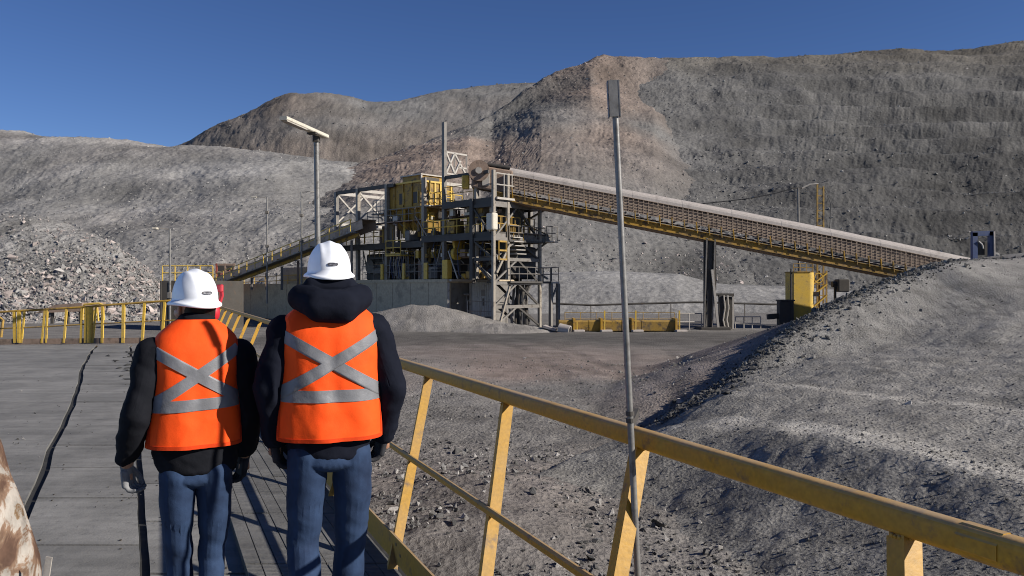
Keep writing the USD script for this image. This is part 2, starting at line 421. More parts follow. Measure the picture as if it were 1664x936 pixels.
def bench_strength(V):
    px, py = pxpy(V)
    return np.clip((px - 1080) / 260, 0.1, 1) * np.clip((V[..., 2] - 2) / 8, 0, 1) * np.clip(np.clip((86 - V[..., 2]) / 30, 0.22, 1) * 1.5, 0, 0.9)
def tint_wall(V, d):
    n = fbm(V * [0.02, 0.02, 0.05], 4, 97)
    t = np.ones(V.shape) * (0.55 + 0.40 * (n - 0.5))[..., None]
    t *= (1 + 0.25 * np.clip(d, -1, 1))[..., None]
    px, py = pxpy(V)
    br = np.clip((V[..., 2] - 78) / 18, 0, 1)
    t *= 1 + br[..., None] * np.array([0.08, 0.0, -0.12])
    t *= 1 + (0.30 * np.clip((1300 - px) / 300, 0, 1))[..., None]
    t *= 1 - (0.22 * np.clip((px - 1230) / 330, 0, 1) * np.clip((80 - V[..., 2]) / 50, 0, 1))[..., None]  # shade painted in: the wall darkens to the right, lower down
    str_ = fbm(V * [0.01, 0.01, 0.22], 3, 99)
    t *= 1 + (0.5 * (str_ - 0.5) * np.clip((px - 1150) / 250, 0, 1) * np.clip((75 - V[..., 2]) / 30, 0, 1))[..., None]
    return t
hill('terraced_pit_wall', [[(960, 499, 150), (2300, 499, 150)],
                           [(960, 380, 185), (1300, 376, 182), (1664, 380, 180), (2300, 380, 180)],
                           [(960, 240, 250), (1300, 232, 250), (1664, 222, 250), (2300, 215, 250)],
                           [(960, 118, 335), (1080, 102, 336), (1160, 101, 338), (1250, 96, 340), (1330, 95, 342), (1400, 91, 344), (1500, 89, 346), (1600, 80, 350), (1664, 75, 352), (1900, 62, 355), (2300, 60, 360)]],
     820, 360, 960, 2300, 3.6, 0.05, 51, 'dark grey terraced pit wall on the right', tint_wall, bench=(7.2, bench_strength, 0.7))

def tint_left(V, d):
    n = fbm(V * [0.025, 0.025, 0.06], 4, 107)
    t = np.ones(V.shape) * (0.98 + 0.5 * (n - 0.5))[..., None]
    band = np.clip((fbm(V * [0.012, 0.012, 0.16], 3, 108) - 0.5) * 5, 0, 1)
    t *= 1 + 0.30 * band[..., None]
    dg = np.clip((fbm(np.stack([V[..., 0] * .02 + V[..., 2] * .05, V[..., 1] * .02, V[..., 2] * .09 - V[..., 0] * .03], -1), 3, 110) - .52) * 6, 0, 1)
    t *= 1 + 0.16 * dg[..., None]
    t *= 1 - 0.45 * blob_at(V, P(125, 362, 165), (3.5, 9, 1.6))[..., None]
    t *= 1 - 0.18 * blob_at(V, P(80, 290, 215), (9, 30, 10))[..., None]
    warm = np.clip((fbm(V * 0.03, 2, 109) - 0.45) * 3, 0, 1)
    t *= 1 + warm[..., None] * np.array([0.1, 0.05, 0.02])
    return t
hill('left_hill', [[(-700, 503, 115), (100, 503, 115), (800, 503, 125)],
                   [(-700, 410, 150), (0, 405, 146), (300, 400, 140), (480, 400, 138), (800, 405, 150)],
                   [(-700, 320, 200), (0, 318, 190), (200, 325, 180), (330, 330, 172), (450, 330, 170), (520, 332, 178), (800, 335, 200)],
                   [(-700, 185, 265), (-200, 208, 262), (0, 221, 258), (60, 224, 256), (130, 230, 252), (200, 236, 250), (290, 243, 246), (380, 250, 242), (450, 257, 238), (500, 264, 238), (560, 270, 240), (660, 285, 245), (800, 300, 250)]],
     720, 250, -700, 800, 3.0, 0.05, 61, 'pale grey hillside on the left', tint_left)

def tint_rub(V, d):
    n = fbm(V * [0.1, 0.1, 0.25], 4, 117)
    t = np.ones(V.shape) * (0.95 + 0.6 * (n - 0.5))[..., None]
    low = np.clip((3.0 - V[..., 2]) / 4.0, 0, 1) * np.clip((fbm(V * 0.16, 3, 118) - 0.38) * 5, 0, 1)
    t *= 1 + low[..., None] * np.array([0.75, 0.62, 0.55])
    return t
hill('rubble_slope', [[(-500, 526, 69), (0, 520, 69), (200, 516, 70), (300, 512, 74), (330, 510, 78)],
                      [(-500, 430, 80), (0, 440, 80), (150, 450, 80), (240, 480, 80), (300, 505, 82), (330, 508, 84)],
                      [(-500, 320, 98), (-150, 345, 97), (0, 352, 96), (60, 353, 95), (130, 376, 93), (190, 398, 91), (240, 440, 90), (275, 480, 89), (330, 506, 88)]],
     420, 170, -500, 330, 1.1, 0.16, 71, 'slope of broken rock rising behind the far railing', tint_rub, mat='rubble_rock')

def tint_bench(V, d):
    n = fbm(V * [0.08, 0.08, 0.2], 4, 127)
    return np.ones(V.shape) * (1.22 + 0.4 * (n - 0.5))[..., None]
hill('pale_bench', [[(800, 502, 96), (1450, 500, 98)],
                    [(800, 448, 112), (900, 445, 112), (1000, 443, 112), (1100, 447, 112), (1160, 462, 112), (1300, 470, 113), (1450, 478, 113)],
                    [(800, 446, 118), (900, 443, 118), (1000, 441, 118), (1100, 445, 118), (1160, 460, 118), (1300, 468, 119), (1450, 477, 119)]],
     300, 60, 800, 1450, 0.7, 0.12, 81, 'smooth pale bench of fines behind the conveyor', tint_bench, back=False)

# ---------------------------------------------------------------- berm of loose soil against the plant wall
def heap(name, cx, cy, rx, ry, top, seed, label, n=(150, 90), base=GZ, tv=1.15, skew=0.0):
    x, y = np.meshgrid(np.linspace(-1.25, 1.25, n[0]), np.linspace(-1.25, 1.25, n[1]))
    wx, wy = cx + rx * x, cy + ry * y + skew * rx * x
    p = np.stack([wx, wy, 0 * wx], -1)
    r = np.hypot(x, y) * (0.85 + 0.3 * fbm(p * 0.3, 3, seed))
    h = (top - base) * np.clip(1.02 - r, 0, 1) ** 0.85
    h = np.minimum(h, (top - base) * (0.80 + 0.4 * (fbm(p * 0.45, 3, seed + 1) - 0.3)))
    z = base - 0.14 * np.clip(r - 0.9, 0, 1) * 4 + h + 0.10 * (ridged(p * 1.6, 3, seed + 2) - 0.6) - 0.15 * (r > 1.05)
    t = np.ones(p.shape) * (tv + 0.35 * (fbm(p * 0.7, 3, seed + 3) - 0.5))[..., None]
    return tag(put(name, trimesh.Trimesh(np.stack([wx, wy, z], -1).reshape(-1, 3), grid_faces(n[1], n[0]), process=False), 'gravel', smooth=True, tint=t.reshape(-1, 3)), label, kind='structure')
bc = P(672, 500, 58.6)
heap('soil_berm', bc[0] + .6, 58.8, 7.4, 2.7, 0.62, 141, 'pale soil heap against the concrete plant wall', skew=-0.12)
bc = P(815, 530, 56.5)
heap('low_soil_heap', bc[0], 56.8, 4.4, 1.5, -0.75, 151, 'low soil spill at the foot of the transfer tower')

# ---------------------------------------------------------------- ore stockpile in the right foreground
ctl = []
def c(*q): ctl.append(P(*q))
# foot against the yard
for px, py in ((640, 925), (670, 892), (735, 850), (820, 800), (890, 765), (950, 735), (1010, 712)):
    Z = (H - GZ + 0.1) * F / (py - CY); ctl.append(np.array([(px - CX) / F * Z, Z, GZ - 0.25]))
ctl += [np.array(q) for q in ((-1.0, 3.0, GZ - .3), (-1.5, 7.5, GZ - .35), (0.2, 8.0, GZ - .12), (1.5, 3.0, GZ - .1), (3.2, 2.5, GZ + .1), (8, 2.0, GZ + .5), (14, 1.0, GZ + .8), (40, 0.0, GZ + 1.2), (40, 20, 2.2))]
# lower lobe: its ridge and the light shelf on top of it
for q in ((670, 888, 9.63), (700, 866, 9.99), (760, 832, 10.65), (840, 786, 11.98), (900, 753, 12.99), (960, 723, 13.80), (1010, 708, 14.38), (1063, 703, 14.50), (1130, 692, 13.80), (1190, 690, 12.99), (1260, 696, 12.06), (1338, 707, 11.14), (1420, 722, 10.44), (1508, 740, 9.74), (1664, 783, 8.58), (1800, 830, 7.89), (2100, 930, 6.84)): c(*q)
for q in ((1080, 694, 15.78), (1130, 682, 15.20), (1190, 678, 14.50), (1260, 682, 13.57), (1338, 691, 12.53), (1420, 705, 11.72), (1508, 721, 10.96), (1664, 758, 9.74), (1800, 797, 8.93), (2100, 880, 7.77)): c(*q)
# its face
for q in ((1060, 835, 10.9), (1060, 936, 8.45), (880, 860, 10.1), (880, 936, 8.5), (1150, 890, 9.4), (1250, 936, 8.3), (1450, 936, 7.6), (1664, 936, 7.0), (1664, 1000, 6.2), (1250, 830, 9.9), (1450, 835, 8.95)): c(*q)
# second tier and small step
for q in ((1110, 672, 16.12), (1180, 641, 16.36), (1240, 629, 16.70), (1320, 635, 15.54), (1400, 644, 14.62), (1500, 656, 13.57), (1600, 669, 12.64), (1750, 691, 11.37)): c(*q)
for q in ((1240, 622, 17.63), (1320, 627, 16.70), (1400, 635, 15.78), (1500, 646, 14.73), (1600, 658, 13.80), (1750, 679, 12.41)): c(*q)
# crest
ctl += list(crest)
for q in ((1450, 560, 21.2), (1600, 560, 19.3), (1550, 480, 25.0), (1664, 480, 23.8), (1850, 520, 20.3)): c(*q)
# far plateau and hidden flank
ctl += [P(1575, 417, 57), P(1664, 411, 57), P(1850, 400, 58), P(2300, 380, 60), P(1570, 417, 42), P(1700, 409, 44)]
dcr = np.gradient(crest, axis=0)
for p_, d_ in zip(crest[:-1], dcr[:-1]):
    d_ = d_[:2] / np.linalg.norm(d_[:2]); nn = np.array([-d_[1], d_[0]])
    hgt = p_[2] - (GZ - 0.3)
    lip = min(0.10, 0.2 * hgt); kf = 1.3
    q = p_[:2] + nn * 0.38; ctl.append(np.array([q[0], q[1], p_[2] - lip]))
    q = p_[:2] + nn * (0.4 + (hgt - lip) * kf); ctl.append(np.array([q[0], q[1], GZ - 0.3]))
    q = p_[:2] + nn * ((hgt - lip) * kf + 6); ctl.append(np.array([q[0], q[1], GZ - 1.2]))
ctl += [np.array([22.0, 64.0, GZ - .4]), np.array([30.0, 66.0, GZ - .4]), np.array([60., 66., GZ])]
ctl = np.array(ctl)
mound_f = LinearNDInterpolator(ctl[:, :2], ctl[:, 2])
mx = axis_pts(-1.6, 14.0, 0.075, -3, 44, 1.06)
my = axis_pts(6.0, 21.0, 0.075, 1.5, 66, 1.06)
X, Y = np.meshgrid(mx, my)
Zm = mound_f(X, Y)
Zm = np.where(np.isnan(Zm), GZ - 1.0, Zm)
Zm = gaussian_filter(Zm, 1.6)
p3 = np.stack([X, Y, 0 * X], -1)
ruts = np.clip((fbm(p3 * [0.5, 0.5, 1], 3, 201) - 0.5), -1, 1)
Zm = Zm + 0.13 * ruts + 0.09 * (fbm(p3 * 1.9, 3, 202) - 0.5) + 0.03 * (ridged(p3 * 5.0, 2, 203) - 0.6) + 0.025 * (fbm(p3 * 13.0, 1, 204) - 0.5)
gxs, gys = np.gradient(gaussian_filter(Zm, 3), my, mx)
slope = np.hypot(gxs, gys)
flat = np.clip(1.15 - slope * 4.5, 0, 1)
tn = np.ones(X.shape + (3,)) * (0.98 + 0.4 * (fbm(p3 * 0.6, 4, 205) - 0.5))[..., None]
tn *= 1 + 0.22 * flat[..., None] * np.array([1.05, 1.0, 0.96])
ledge = np.array([P(*q)[:2] for q in ((1063, 700, 15.0), (1130, 687, 14.5), (1190, 684, 13.8), (1338, 699, 11.8), (1508, 730, 10.3), (1664, 770, 9.15), (1800, 812, 8.35))])
def dist_line(X, Y, line):
    best = np.full(X.shape, 1e9)
    for a, b in zip(line[:-1], line[1:]):
        d = b - a; t = np.clip(((X - a[0]) * d[0] + (Y - a[1]) * d[1]) / (d @ d), 0, 1)
        best = np.minimum(best, np.hypot(X - a[0] - t * d[0], Y - a[1] - t * d[1]))
    return best
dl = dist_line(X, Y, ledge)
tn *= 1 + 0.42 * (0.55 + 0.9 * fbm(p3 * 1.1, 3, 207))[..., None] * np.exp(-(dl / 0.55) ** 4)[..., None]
dl2 = dist_line(X, Y, np.array([P(*q)[:2] for q in ((1240, 624, 17.3), (1320, 630, 16.2), (1400, 639, 15.3), (1500, 650, 14.3), (1600, 663, 13.3), (1700, 676, 12.5))]))
tn *= 1 + 0.36 * (0.4 + fbm(p3 * 1.3, 3, 208))[..., None] * np.exp(-(dl2 / 0.38) ** 4)[..., None]
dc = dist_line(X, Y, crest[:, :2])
left = np.zeros(X.shape)
for p_, d_ in zip(crest[:-1], dcr[:-1]):
    pass
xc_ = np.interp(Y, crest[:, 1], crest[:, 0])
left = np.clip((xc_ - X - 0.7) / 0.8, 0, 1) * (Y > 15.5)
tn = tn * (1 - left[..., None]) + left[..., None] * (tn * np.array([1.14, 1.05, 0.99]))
tn *= 1 - 0.35 * np.exp(-(dc / 0.45) ** 2)[..., None] * np.clip((fbm(p3 * 2.0, 3, 209) - .3) * 3, 0, 1)[..., None]  # painted shade: dark strip along the crest for its shaded flank
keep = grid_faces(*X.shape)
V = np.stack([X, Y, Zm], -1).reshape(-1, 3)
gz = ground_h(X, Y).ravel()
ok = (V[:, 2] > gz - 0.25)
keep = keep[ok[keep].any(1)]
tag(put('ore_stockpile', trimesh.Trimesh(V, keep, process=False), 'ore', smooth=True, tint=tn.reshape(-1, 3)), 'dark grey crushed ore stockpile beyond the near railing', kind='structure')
from scipy.interpolate import RegularGridInterpolator
mound_z = RegularGridInterpolator((my, mx), Zm, bounds_error=False, fill_value=-9)
def surf_z(x, y):
    x, y = np.asarray(x, float), np.asarray(y, float)
    return np.maximum(mound_z(np.stack([y, x], -1)), ground_h(x, y))
# ---------------------------------------------------------------- materials of built things
paint_mat('yellow_paint', (0.43, 0.235, 0.022), worn=(0.115, 0.07, 0.035), amount=0.42, scale=7.0, dust=0.42, dustc=(0.2, 0.155, 0.1), rough=0.6)
paint_mat('yellow_bright', (0.58, 0.37, 0.05), worn=(0.22, 0.14, 0.06), amount=0.3, scale=3.0, dust=0.45, dustc=(0.3, 0.24, 0.13), rough=0.55)
paint_mat('yellow_dusty', (0.33, 0.195, 0.03), worn=(0.085, 0.058, 0.032), amount=0.6, scale=2.0, dust=0.5, dustc=(0.17, 0.13, 0.09), rough=0.7)
paint_mat('rail_yellow', (0.39, 0.205, 0.014), worn=(0.14, 0.085, 0.04), amount=0.28, scale=9.0, dust=0.25, dustc=(0.2, 0.15, 0.105), rough=0.5, bump=0.25, dusty_highlight=(0.36, 0.285, 0.21))
paint_mat('dull_steel', (0.145, 0.13, 0.112), worn=(0.07, 0.052, 0.04), amount=0.4, scale=4.0, dust=0.5, rough=0.6)
paint_mat('dark_steel', (0.05, 0.044, 0.038), worn=(0.075, 0.052, 0.036), amount=0.3, scale=2.0, dust=0.3, dustc=(0.1, 0.09, 0.08), rough=0.65)
paint_mat('pale_steel', (0.38, 0.345, 0.30), worn=(0.16, 0.12, 0.09), amount=0.3, scale=3.0, dust=0.4, rough=0.6)
paint_mat('galvanised', (0.19, 0.182, 0.17), worn=(0.10, 0.092, 0.082), amount=0.5, scale=9.0, dust=0.3, rough=0.45, metallic=0.35)
paint_mat('rust_brown', (0.25, 0.175, 0.13), worn=(0.11, 0.08, 0.06), amount=0.5, scale=2.0, dust=0.5, dustc=(0.15, 0.115, 0.095), rough=0.85)
paint_mat('cover_sheet', (0.33, 0.29, 0.262), worn=(0.23, 0.2, 0.18), amount=0.35, scale=1.2, dust=0.4, dustc=(0.34, 0.31, 0.29), rough=0.7)
paint_mat('concrete', (0.42, 0.335, 0.225), worn=(0.26, 0.21, 0.145), amount=0.4, scale=0.9, dust=0.4, dustc=(0.36, 0.30, 0.22), rough=0.9)
paint_mat('white_door', (0.62, 0.61, 0.58), worn=(0.3, 0.28, 0.25), amount=0.25, scale=3.0, dust=0.45, dustc=(0.42, 0.4, 0.37), rough=0.6)
paint_mat('blue_paint', (0.035, 0.055, 0.13), worn=(0.05, 0.05, 0.07), amount=0.3, scale=3.0, dust=0.2, rough=0.5)
paint_mat('red_paint', (0.28, 0.06, 0.04), worn=(0.12, 0.05, 0.04), amount=0.4, scale=2.0, dust=0.4, rough=0.6)
paint_mat('tyre_rubber', (0.02, 0.02, 0.02), worn=(0.045, 0.043, 0.04), amount=0.4, scale=5.0, dust=0.3, dustc=(0.08, 0.075, 0.07), rough=0.85)
paint_mat('tower_steel', (0.24, 0.205, 0.16), worn=(0.1, 0.075, 0.055), amount=0.4, scale=2.5, dust=0.4, rough=0.6)
paint_mat('lamp_body', (0.5, 0.46, 0.38), worn=(0.3, 0.26, 0.2), amount=0.3, scale=3.0, dust=0.4, dustc=(0.4, 0.34, 0.26), rough=0.6)
paint_mat('cable_black', (0.02, 0.02, 0.022), rough=0.6, dust=0.1)
def deck_mat(name, c1, c2, ribs=False):
    n = {'g': ('geometry', {}), 'o': ('object_info', {}),
         'n1': ('noise_texture', {'scale': 1.1, 'detail': 8.0, 'roughness': 0.68, 'distortion': 0.4}),
         'n2': ('noise_texture', {'scale': 60.0, 'detail': 3.0, 'roughness': 0.6}),
         'n4': ('noise_texture', {'scale': 9.0, 'detail': 5.0, 'roughness': 0.7}),
         'mp': ('mapping', {'mapping_type': 'point', 'scale': (0.6, 5.0, 1.0)}),
         'n3': ('noise_texture', {'scale': 1.2, 'detail': 5.0, 'roughness': 0.65}),
         'r': ('rgb_ramp', {'ramp': [(0.3, c1), (0.72, c2)]}),
         'r3': ('rgb_ramp', {'ramp': [(0.3, (0.8,) * 3), (0.7, (1.18,) * 3)]}),
         'r4': ('rgb_ramp', {'ramp': [(0.28, (0.55,) * 3), (0.45, (1.0,) * 3), (0.7, (1.05,) * 3), (0.82, (1.35,) * 3)]}),
         'ro': ('rgb_ramp', {'ramp': [(0.0, (0.9,) * 3), (1.0, (1.1,) * 3)]}),
         'm': ('mix_color', {'blend_type': 'multiply', 'fac': 1.0, 'use_clamp': False}),
         'm4': ('mix_color', {'blend_type': 'multiply', 'fac': 0.7, 'use_clamp': False}),
         'm2': ('mix_color', {'blend_type': 'multiply', 'fac': 1.0, 'use_clamp': False}),
         'h': ('math', {'math_type': 'multiply_add', 'value2': 0.35}),
         'b': ('bump', {'strength': 0.55, 'distance': 0.012}),
         'p': ('principled_bsdf', {'roughness': 0.8, 'specular_ior_level': 0.3})}
    l = [('g.position', 'n1.vector'), ('g.position', 'n2.vector'), ('g.position', 'n4.vector'), ('g.position', 'mp.vector'), ('mp.vector', 'n3.vector'), ('n1.fac', 'r.fac'), ('n3.fac', 'r3.fac'), ('n4.fac', 'r4.fac'),
         ('o.random', 'ro.fac'), ('r.color', 'm.a'), ('r3.color', 'm.b'), ('m.result', 'm4.a'), ('r4.color', 'm4.b'), ('m4.result', 'm2.a'), ('ro.color', 'm2.b'), ('m2.result', 'p.base_color'),
         ('n2.fac', 'h.value1'), ('n4.fac', 'h.value3'), ('h.value', 'b.height'), ('b.normal', 'p.normal')]
    if ribs:   # fine cross ribs of the tread
        n['w'] = ('wave_texture', {'wave_type': 'bands', 'bands_direction': 'y', 'scale': 14.0, 'distortion': 0.6, 'detail': 1.0, 'detail_scale': 2.0})
        n['h2'] = ('math', {'math_type': 'multiply_add', 'value2': 0.7})
        l = [x for x in l if x != ('h.value', 'b.height')] + [('g.position', 'w.vector'), ('w.fac', 'h2.value1'), ('h.value', 'h2.value3'), ('h2.value', 'b.height')]
        n['b'] = ('bump', {'strength': 0.8, 'distance': 0.012})
    usdkit.material(stage, L + name, n, l, surface='p.BSDF')
deck_mat('deck_plate', (0.115, 0.110, 0.102), (0.225, 0.214, 0.198))
deck_mat('tread', (0.10, 0.096, 0.09), (0.17, 0.163, 0.153), ribs=True)

# ---------------------------------------------------------------- the raised deck
YAW = math.radians(23.76)
NV = np.array([math.cos(YAW), math.sin(YAW), 0.0])       # across the walkway, to the right
UV = np.array([-math.sin(YAW), math.cos(YAW), 0.0])      # along the walkway
def W(d, t, z=0.0):
    return d * NV + t * UV + np.array([0, 0, z])
def x_of(d, y):                                          # x of the walkway line d at depth y
    return (d - y * NV[1]) / NV[0]
YEND = 23.6
deck = thing('deck', None, None)
tag(deck, 'raised walkway deck of grey plates', kind='structure')
def poly_plate(pts, z0, z1):
    pg = Polygon(pts)
    m = trimesh.creation.extrude_polygon(pg, z1 - z0, engine='earcut')
    m.apply_translation([0, 0, z0]); return m
# lines between the columns of plates: (y, x)
def jag(f, y0, y1, seed, amp, step=0.35):
    ys = np.arange(y0, y1 + step, step)
    r = np.random.default_rng(seed)
    k = np.convolve(r.normal(size=len(ys) + 4), np.ones(3) / 3, 'same')[2:-2]
    a = np.where(ys > 13, 3.0, 1.0) * amp
    return ys, np.array([f(y) for y in ys]) + k * a
b1 = lambda y: np.interp(y, [0, 6.23, 8.7, 14.4, 16.6, 21.9, 25], [-0.7, -3.73, -4.94, -7.7, -8.9, -11.4, -12.8])
b2 = lambda y: np.interp(y, [0, 4.69, 8.07, 21.5, 25], [0.05, -2.14, -3.75, -10.2, -11.8])
y1s, x1s = jag(b1, 0.4, YEND, 1, 0.016)
y2s, x2s = jag(b2, 0.4, YEND, 2, 0.012)
G1 = lambda y: np.interp(y, y1s, x1s)
G2 = lambda y: np.interp(y, y2s, x2s)
def cell(left, right, ya, yb, gl, gr, gy=0.017, r=None):
    ya, yb = ya + gy, yb - gy
    ys = np.linspace(ya, yb, 9)
    w = r.normal(0, 0.004, 12) if r is not None else np.zeros(12)
    return [(left(y) + gl, y + w[i] * 0) for i, y in enumerate(ys)] + [(right(y) - gr, y + w[i]) for i, y in enumerate(ys[::-1])]
rows_l = [0.9, 2.0, 3.1, 4.2, 5.26, 6.44, 7.54, 8.6, 9.8, 10.9, 11.86, 12.96, 14.06, 15.1, 16.25, 17.4, 18.6, 19.8, 21.0, 22.2, YEND]
rows_m = [0.4, 1.4, 2.5, 3.62, 4.73, 5.79, 6.91, 8.0, 9.1, 10.2, 11.3, 12.4, 13.5, 14.6, 15.7, 16.8, 17.9, 19.0, 20.1, 21.2, 22.3, YEND]
rows_f = [0.9, 6.3, 11.86, 17.0, 22.2, YEND]
rp = np.random.default_rng(5)
GD = 0.466
for ya, yb in zip(rows_f[:-1], rows_f[1:]):
    put('deck_plate', poly_plate(cell(lambda y: -34.0, G1, ya, yb, 0, 0.05), -0.03, rp.uniform(-0.003, 0.002)), 'deck_plate', deck)
for ya, yb in zip(rows_l[:-1], rows_l[1:]):
    put('deck_plate', poly_plate(cell(G1, G2, ya, yb, 0.035, 0.03, r=rp), -0.03, rp.uniform(-0.004, 0.003)), 'deck_plate', deck)
for ya, yb in zip(rows_m[:-1], rows_m[1:]):
    put('deck_plate', poly_plate(cell(G2, lambda y: x_of(GD, y) + 0.03, ya, yb, 0.03, 0.0, r=rp), -0.03, rp.uniform(-0.004, 0.003)), 'deck_plate', deck)
# raised tread beside the railing: planks laid along the walkway
TZ = 0.06
dd = np.linspace(GD, 1.262, 10)
for ya, yb in zip(rows_m[:-1], rows_m[1:]):
    for i in range(9):
        a, b = dd[i] + 0.003, dd[i + 1] - 0.003
        z1 = TZ + rp.uniform(-0.004, 0.003)
        put('tread_plank', poly_plate([(x_of(a, ya + .012), ya + .012), (x_of(b, ya + .012), ya + .012), (x_of(b, yb - .012), yb - .012), (x_of(a, yb - .012), yb - .012)], TZ - 0.012, z1), 'tread', deck)
sub = MB()
sub.add(poly_plate([(-34, 0.3), (x_of(GD, 0.3), 0.3), (x_of(GD, YEND), YEND), (-34, YEND)], -0.12, -0.032))
sub.add(poly_plate([(x_of(GD + .003, 0.3), 0.3), (x_of(1.32, 0.3), 0.3), (x_of(1.32, YEND), YEND), (x_of(GD + .003, YEND), YEND)], -0.12, TZ - 0.0125))
put('deck_bed', sub, 'tyre_rubber', deck)
edge = MB()
edge.bar(W(1.335, 0.3, -0.17), W(1.335, 26.3, -0.17), 0.03, 0.30)
edge.bar((-34, YEND + .03, -0.15), (x_of(1.33, YEND), YEND + .03, -0.15), 0.04, 0.26)
put('edge_beam', edge, 'yellow_paint', deck)
leg = MB()
for t in np.arange(1.5, 26, 3.0):
    leg.bar(W(1.1, t, -0.121), W(1.1, t, GZ - 0.4), 0.14)
for x in np.arange(-32, -10, 4.0):
    leg.bar((x, YEND - .3, -0.121), (x, YEND - .3, GZ - 0.4), 0.14)
put('deck_leg', leg, 'dark_steel', deck)
# torn rubber and debris in the joint
deb = MB()
r = np.random.default_rng(8)
for k in range(26):
    y = r.uniform(14.5, 21.5); x = G2(y) + r.normal(0, 0.2)
    s = r.uniform(0.03, 0.11)
    m = trimesh.convex.convex_hull(r.normal(size=(10, 3)) * [s, s * 1.3, 0.02] * 0.6); m.apply_translation([x, y, 0.012]); deb.add(m)
d_ = put('joint_debris', deb, 'tyre_rubber', deck); tag(d_, kind='stuff')

# ---------------------------------------------------------------- near railing along the walkway
lean = 0.448
def RD(z): return 1.284 + lean * (z - 0.15)
nr = thing('walkway_railing', 'worn yellow leaning steel railing along the right edge of the walkway', 'railing', loc=W(1.3, 0.0))
TOPZ, MIDZ = 1.1, 0.6
ts = np.array([0.2, 26.2])
top = sweep([(0.033 * np.sign(math.cos(q)) * abs(math.cos(q)) ** .7, 0.038 * np.sign(math.sin(q)) * abs(math.sin(q)) ** .62) for q in np.linspace(0, 2 * math.pi, 28, endpoint=False)], W(RD(TOPZ), ts[0], TOPZ), W(RD(TOPZ), ts[1], TOPZ))
put('top_rail', top, 'rail_yellow', nr, smooth=40)
jt = MB()
jt.bar(W(RD(TOPZ), 1.18, TOPZ), W(RD(TOPZ), 1.28, TOPZ), 0.071, 0.080, 0.024)
put('joint_sleeve', jt, 'rail_yellow', nr, smooth=40)
put('mid_rail', sweep(rect(0.030, 0.040, 0.010), W(RD(MIDZ) - 0.02, ts[0], MIDZ), W(RD(MIDZ) - 0.02, ts[1], MIDZ)), 'rail_yellow', nr, smooth=40)
put('toe_board', sweep(rect(0.012, 0.15, 0.0), W(RD(0.12), ts[0], 0.155), W(RD(0.12), ts[1], 0.155)), 'rail_yellow', nr)
Lprof = Polygon([(-.042, -.042), (.042, -.042), (.042, -.032), (-.030, -.032), (-.030, .042), (-.042, .042)])
def angle_post(a, b, s=0.68):
    a, b = np.asarray(a, float), np.asarray(b, float)
    d, sd, t = frame_of(b - a, up=tuple(UV))
    m = trimesh.creation.extrude_polygon(Polygon(np.array(Lprof.exterior.coords) * s), np.linalg.norm(b - a), engine='earcut')
    R = np.eye(4)
    fx, fy = NV - (NV @ d) * d, None
    fx /= np.linalg.norm(fx); fy = np.cross(d, fx)
    R[:3, 0], R[:3, 1], R[:3, 2], R[:3, 3] = fx, fy, d, a
    m.apply_transform(R); return m
tt = [(5.33, 4.42), (3.96, 3.10), (2.66, 2.22), (1.45, 0.95), (7.0, 6.2), (9.0, 8.3)] + [(x, x - 0.6) for x in np.arange(11.2, 26.0, 2.05)]
for a, b in tt:
    put('post', angle_post(W(RD(-0.12), b, -0.12), W(RD(TOPZ) + 0.004, a, TOPZ - 0.046)), 'rail_yellow', nr)

wl = MB(); bt = MB()
for a, b in tt[:6]:
    q = W(RD(TOPZ) + 0.004, a, TOPZ - 0.040); rr_ = np.random.default_rng(int(a * 100))
    for k in range(16):
        an = 2 * math.pi * k / 16
        s__ = trimesh.creation.icosphere(1, 0.0065 * rr_.uniform(.7, 1.2)); s__.apply_translation(q + NV * .030 * math.cos(an) + UV * .030 * math.sin(an)); wl.add(s__)
    for o_ in (-.02, .02):
        c__ = W(RD(0.15) - .007, b + .08 + o_ * 2.2, 0.17 + o_)
        bt.tube(c__, c__ - NV * .014, 0.011, 6)
tag(put('weld_bead', wl, 'rail_yellow', nr, smooth=True), kind='stuff')
tag(put('bolt', bt, 'dark_steel', nr), kind='stuff')
bh = MB(); rr_ = np.random.default_rng(31)
for ya, yb in zip(rows_l[2:12], rows_l[3:13]):
    for yy in (ya + .09, yb - .09):
        for xx in (G1(yy) + .16, G2(yy) - .15):
            bh.tube((xx, yy, 0.0), (xx, yy, .006), .009, 6)
for ya, yb in zip(rows_m[2:12], rows_m[3:13]):
    for yy in (ya + .09, yb - .09):
        for xx in (G2(yy) + .14, x_of(GD, yy) - .1):
            bh.tube((xx, yy, 0.0), (xx, yy, .006), .009, 6)
tag(put('deck_bolt', bh, 'dark_steel', deck), kind='stuff')

# ---------------------------------------------------------------- railing across the far end of the deck
fr = thing('end_railing', 'yellow railing with thin posts across the far left end of the deck', 'railing', loc=(-12, YEND, 0))
YR = YEND + 0.75
def fx(px, py, Y=YR): return P(px, py, Y)
tops = [(-420, 520), (-150, 514), (0, 507), (70, 503), (140, 499), (170, 496), (270, 489), (330, 486), (352, 486)]
tp = MB()
for (a, b), (c_, d_) in zip(tops[:-1], tops[1:]):
    tp.tube(fx(a, b), fx(c_, d_), 0.034, 8)
put('top_rail', tp, 'yellow_dusty', fr, smooth=50)
tp = MB()
mids = [(-420, 548), (-150, 540), (0, 534), (70, 531), (140, 527), (240, 522), (352, 518)]
for (a, b), (c_, d_) in zip(mids[:-1], mids[1:]):
    tp.tube(fx(a, b), fx(c_, d_), 0.022, 6)
put('mid_rail', tp, 'yellow_dusty', fr, smooth=50)
tp = MB(); tp.bar(fx(-420, 560), fx(340, 552), 0.02, 0.17)
put('toe_board', tp, 'rust_brown', fr)
topy = lambda x: np.interp(x, [q[0] for q in tops], [q[1] for q in tops])
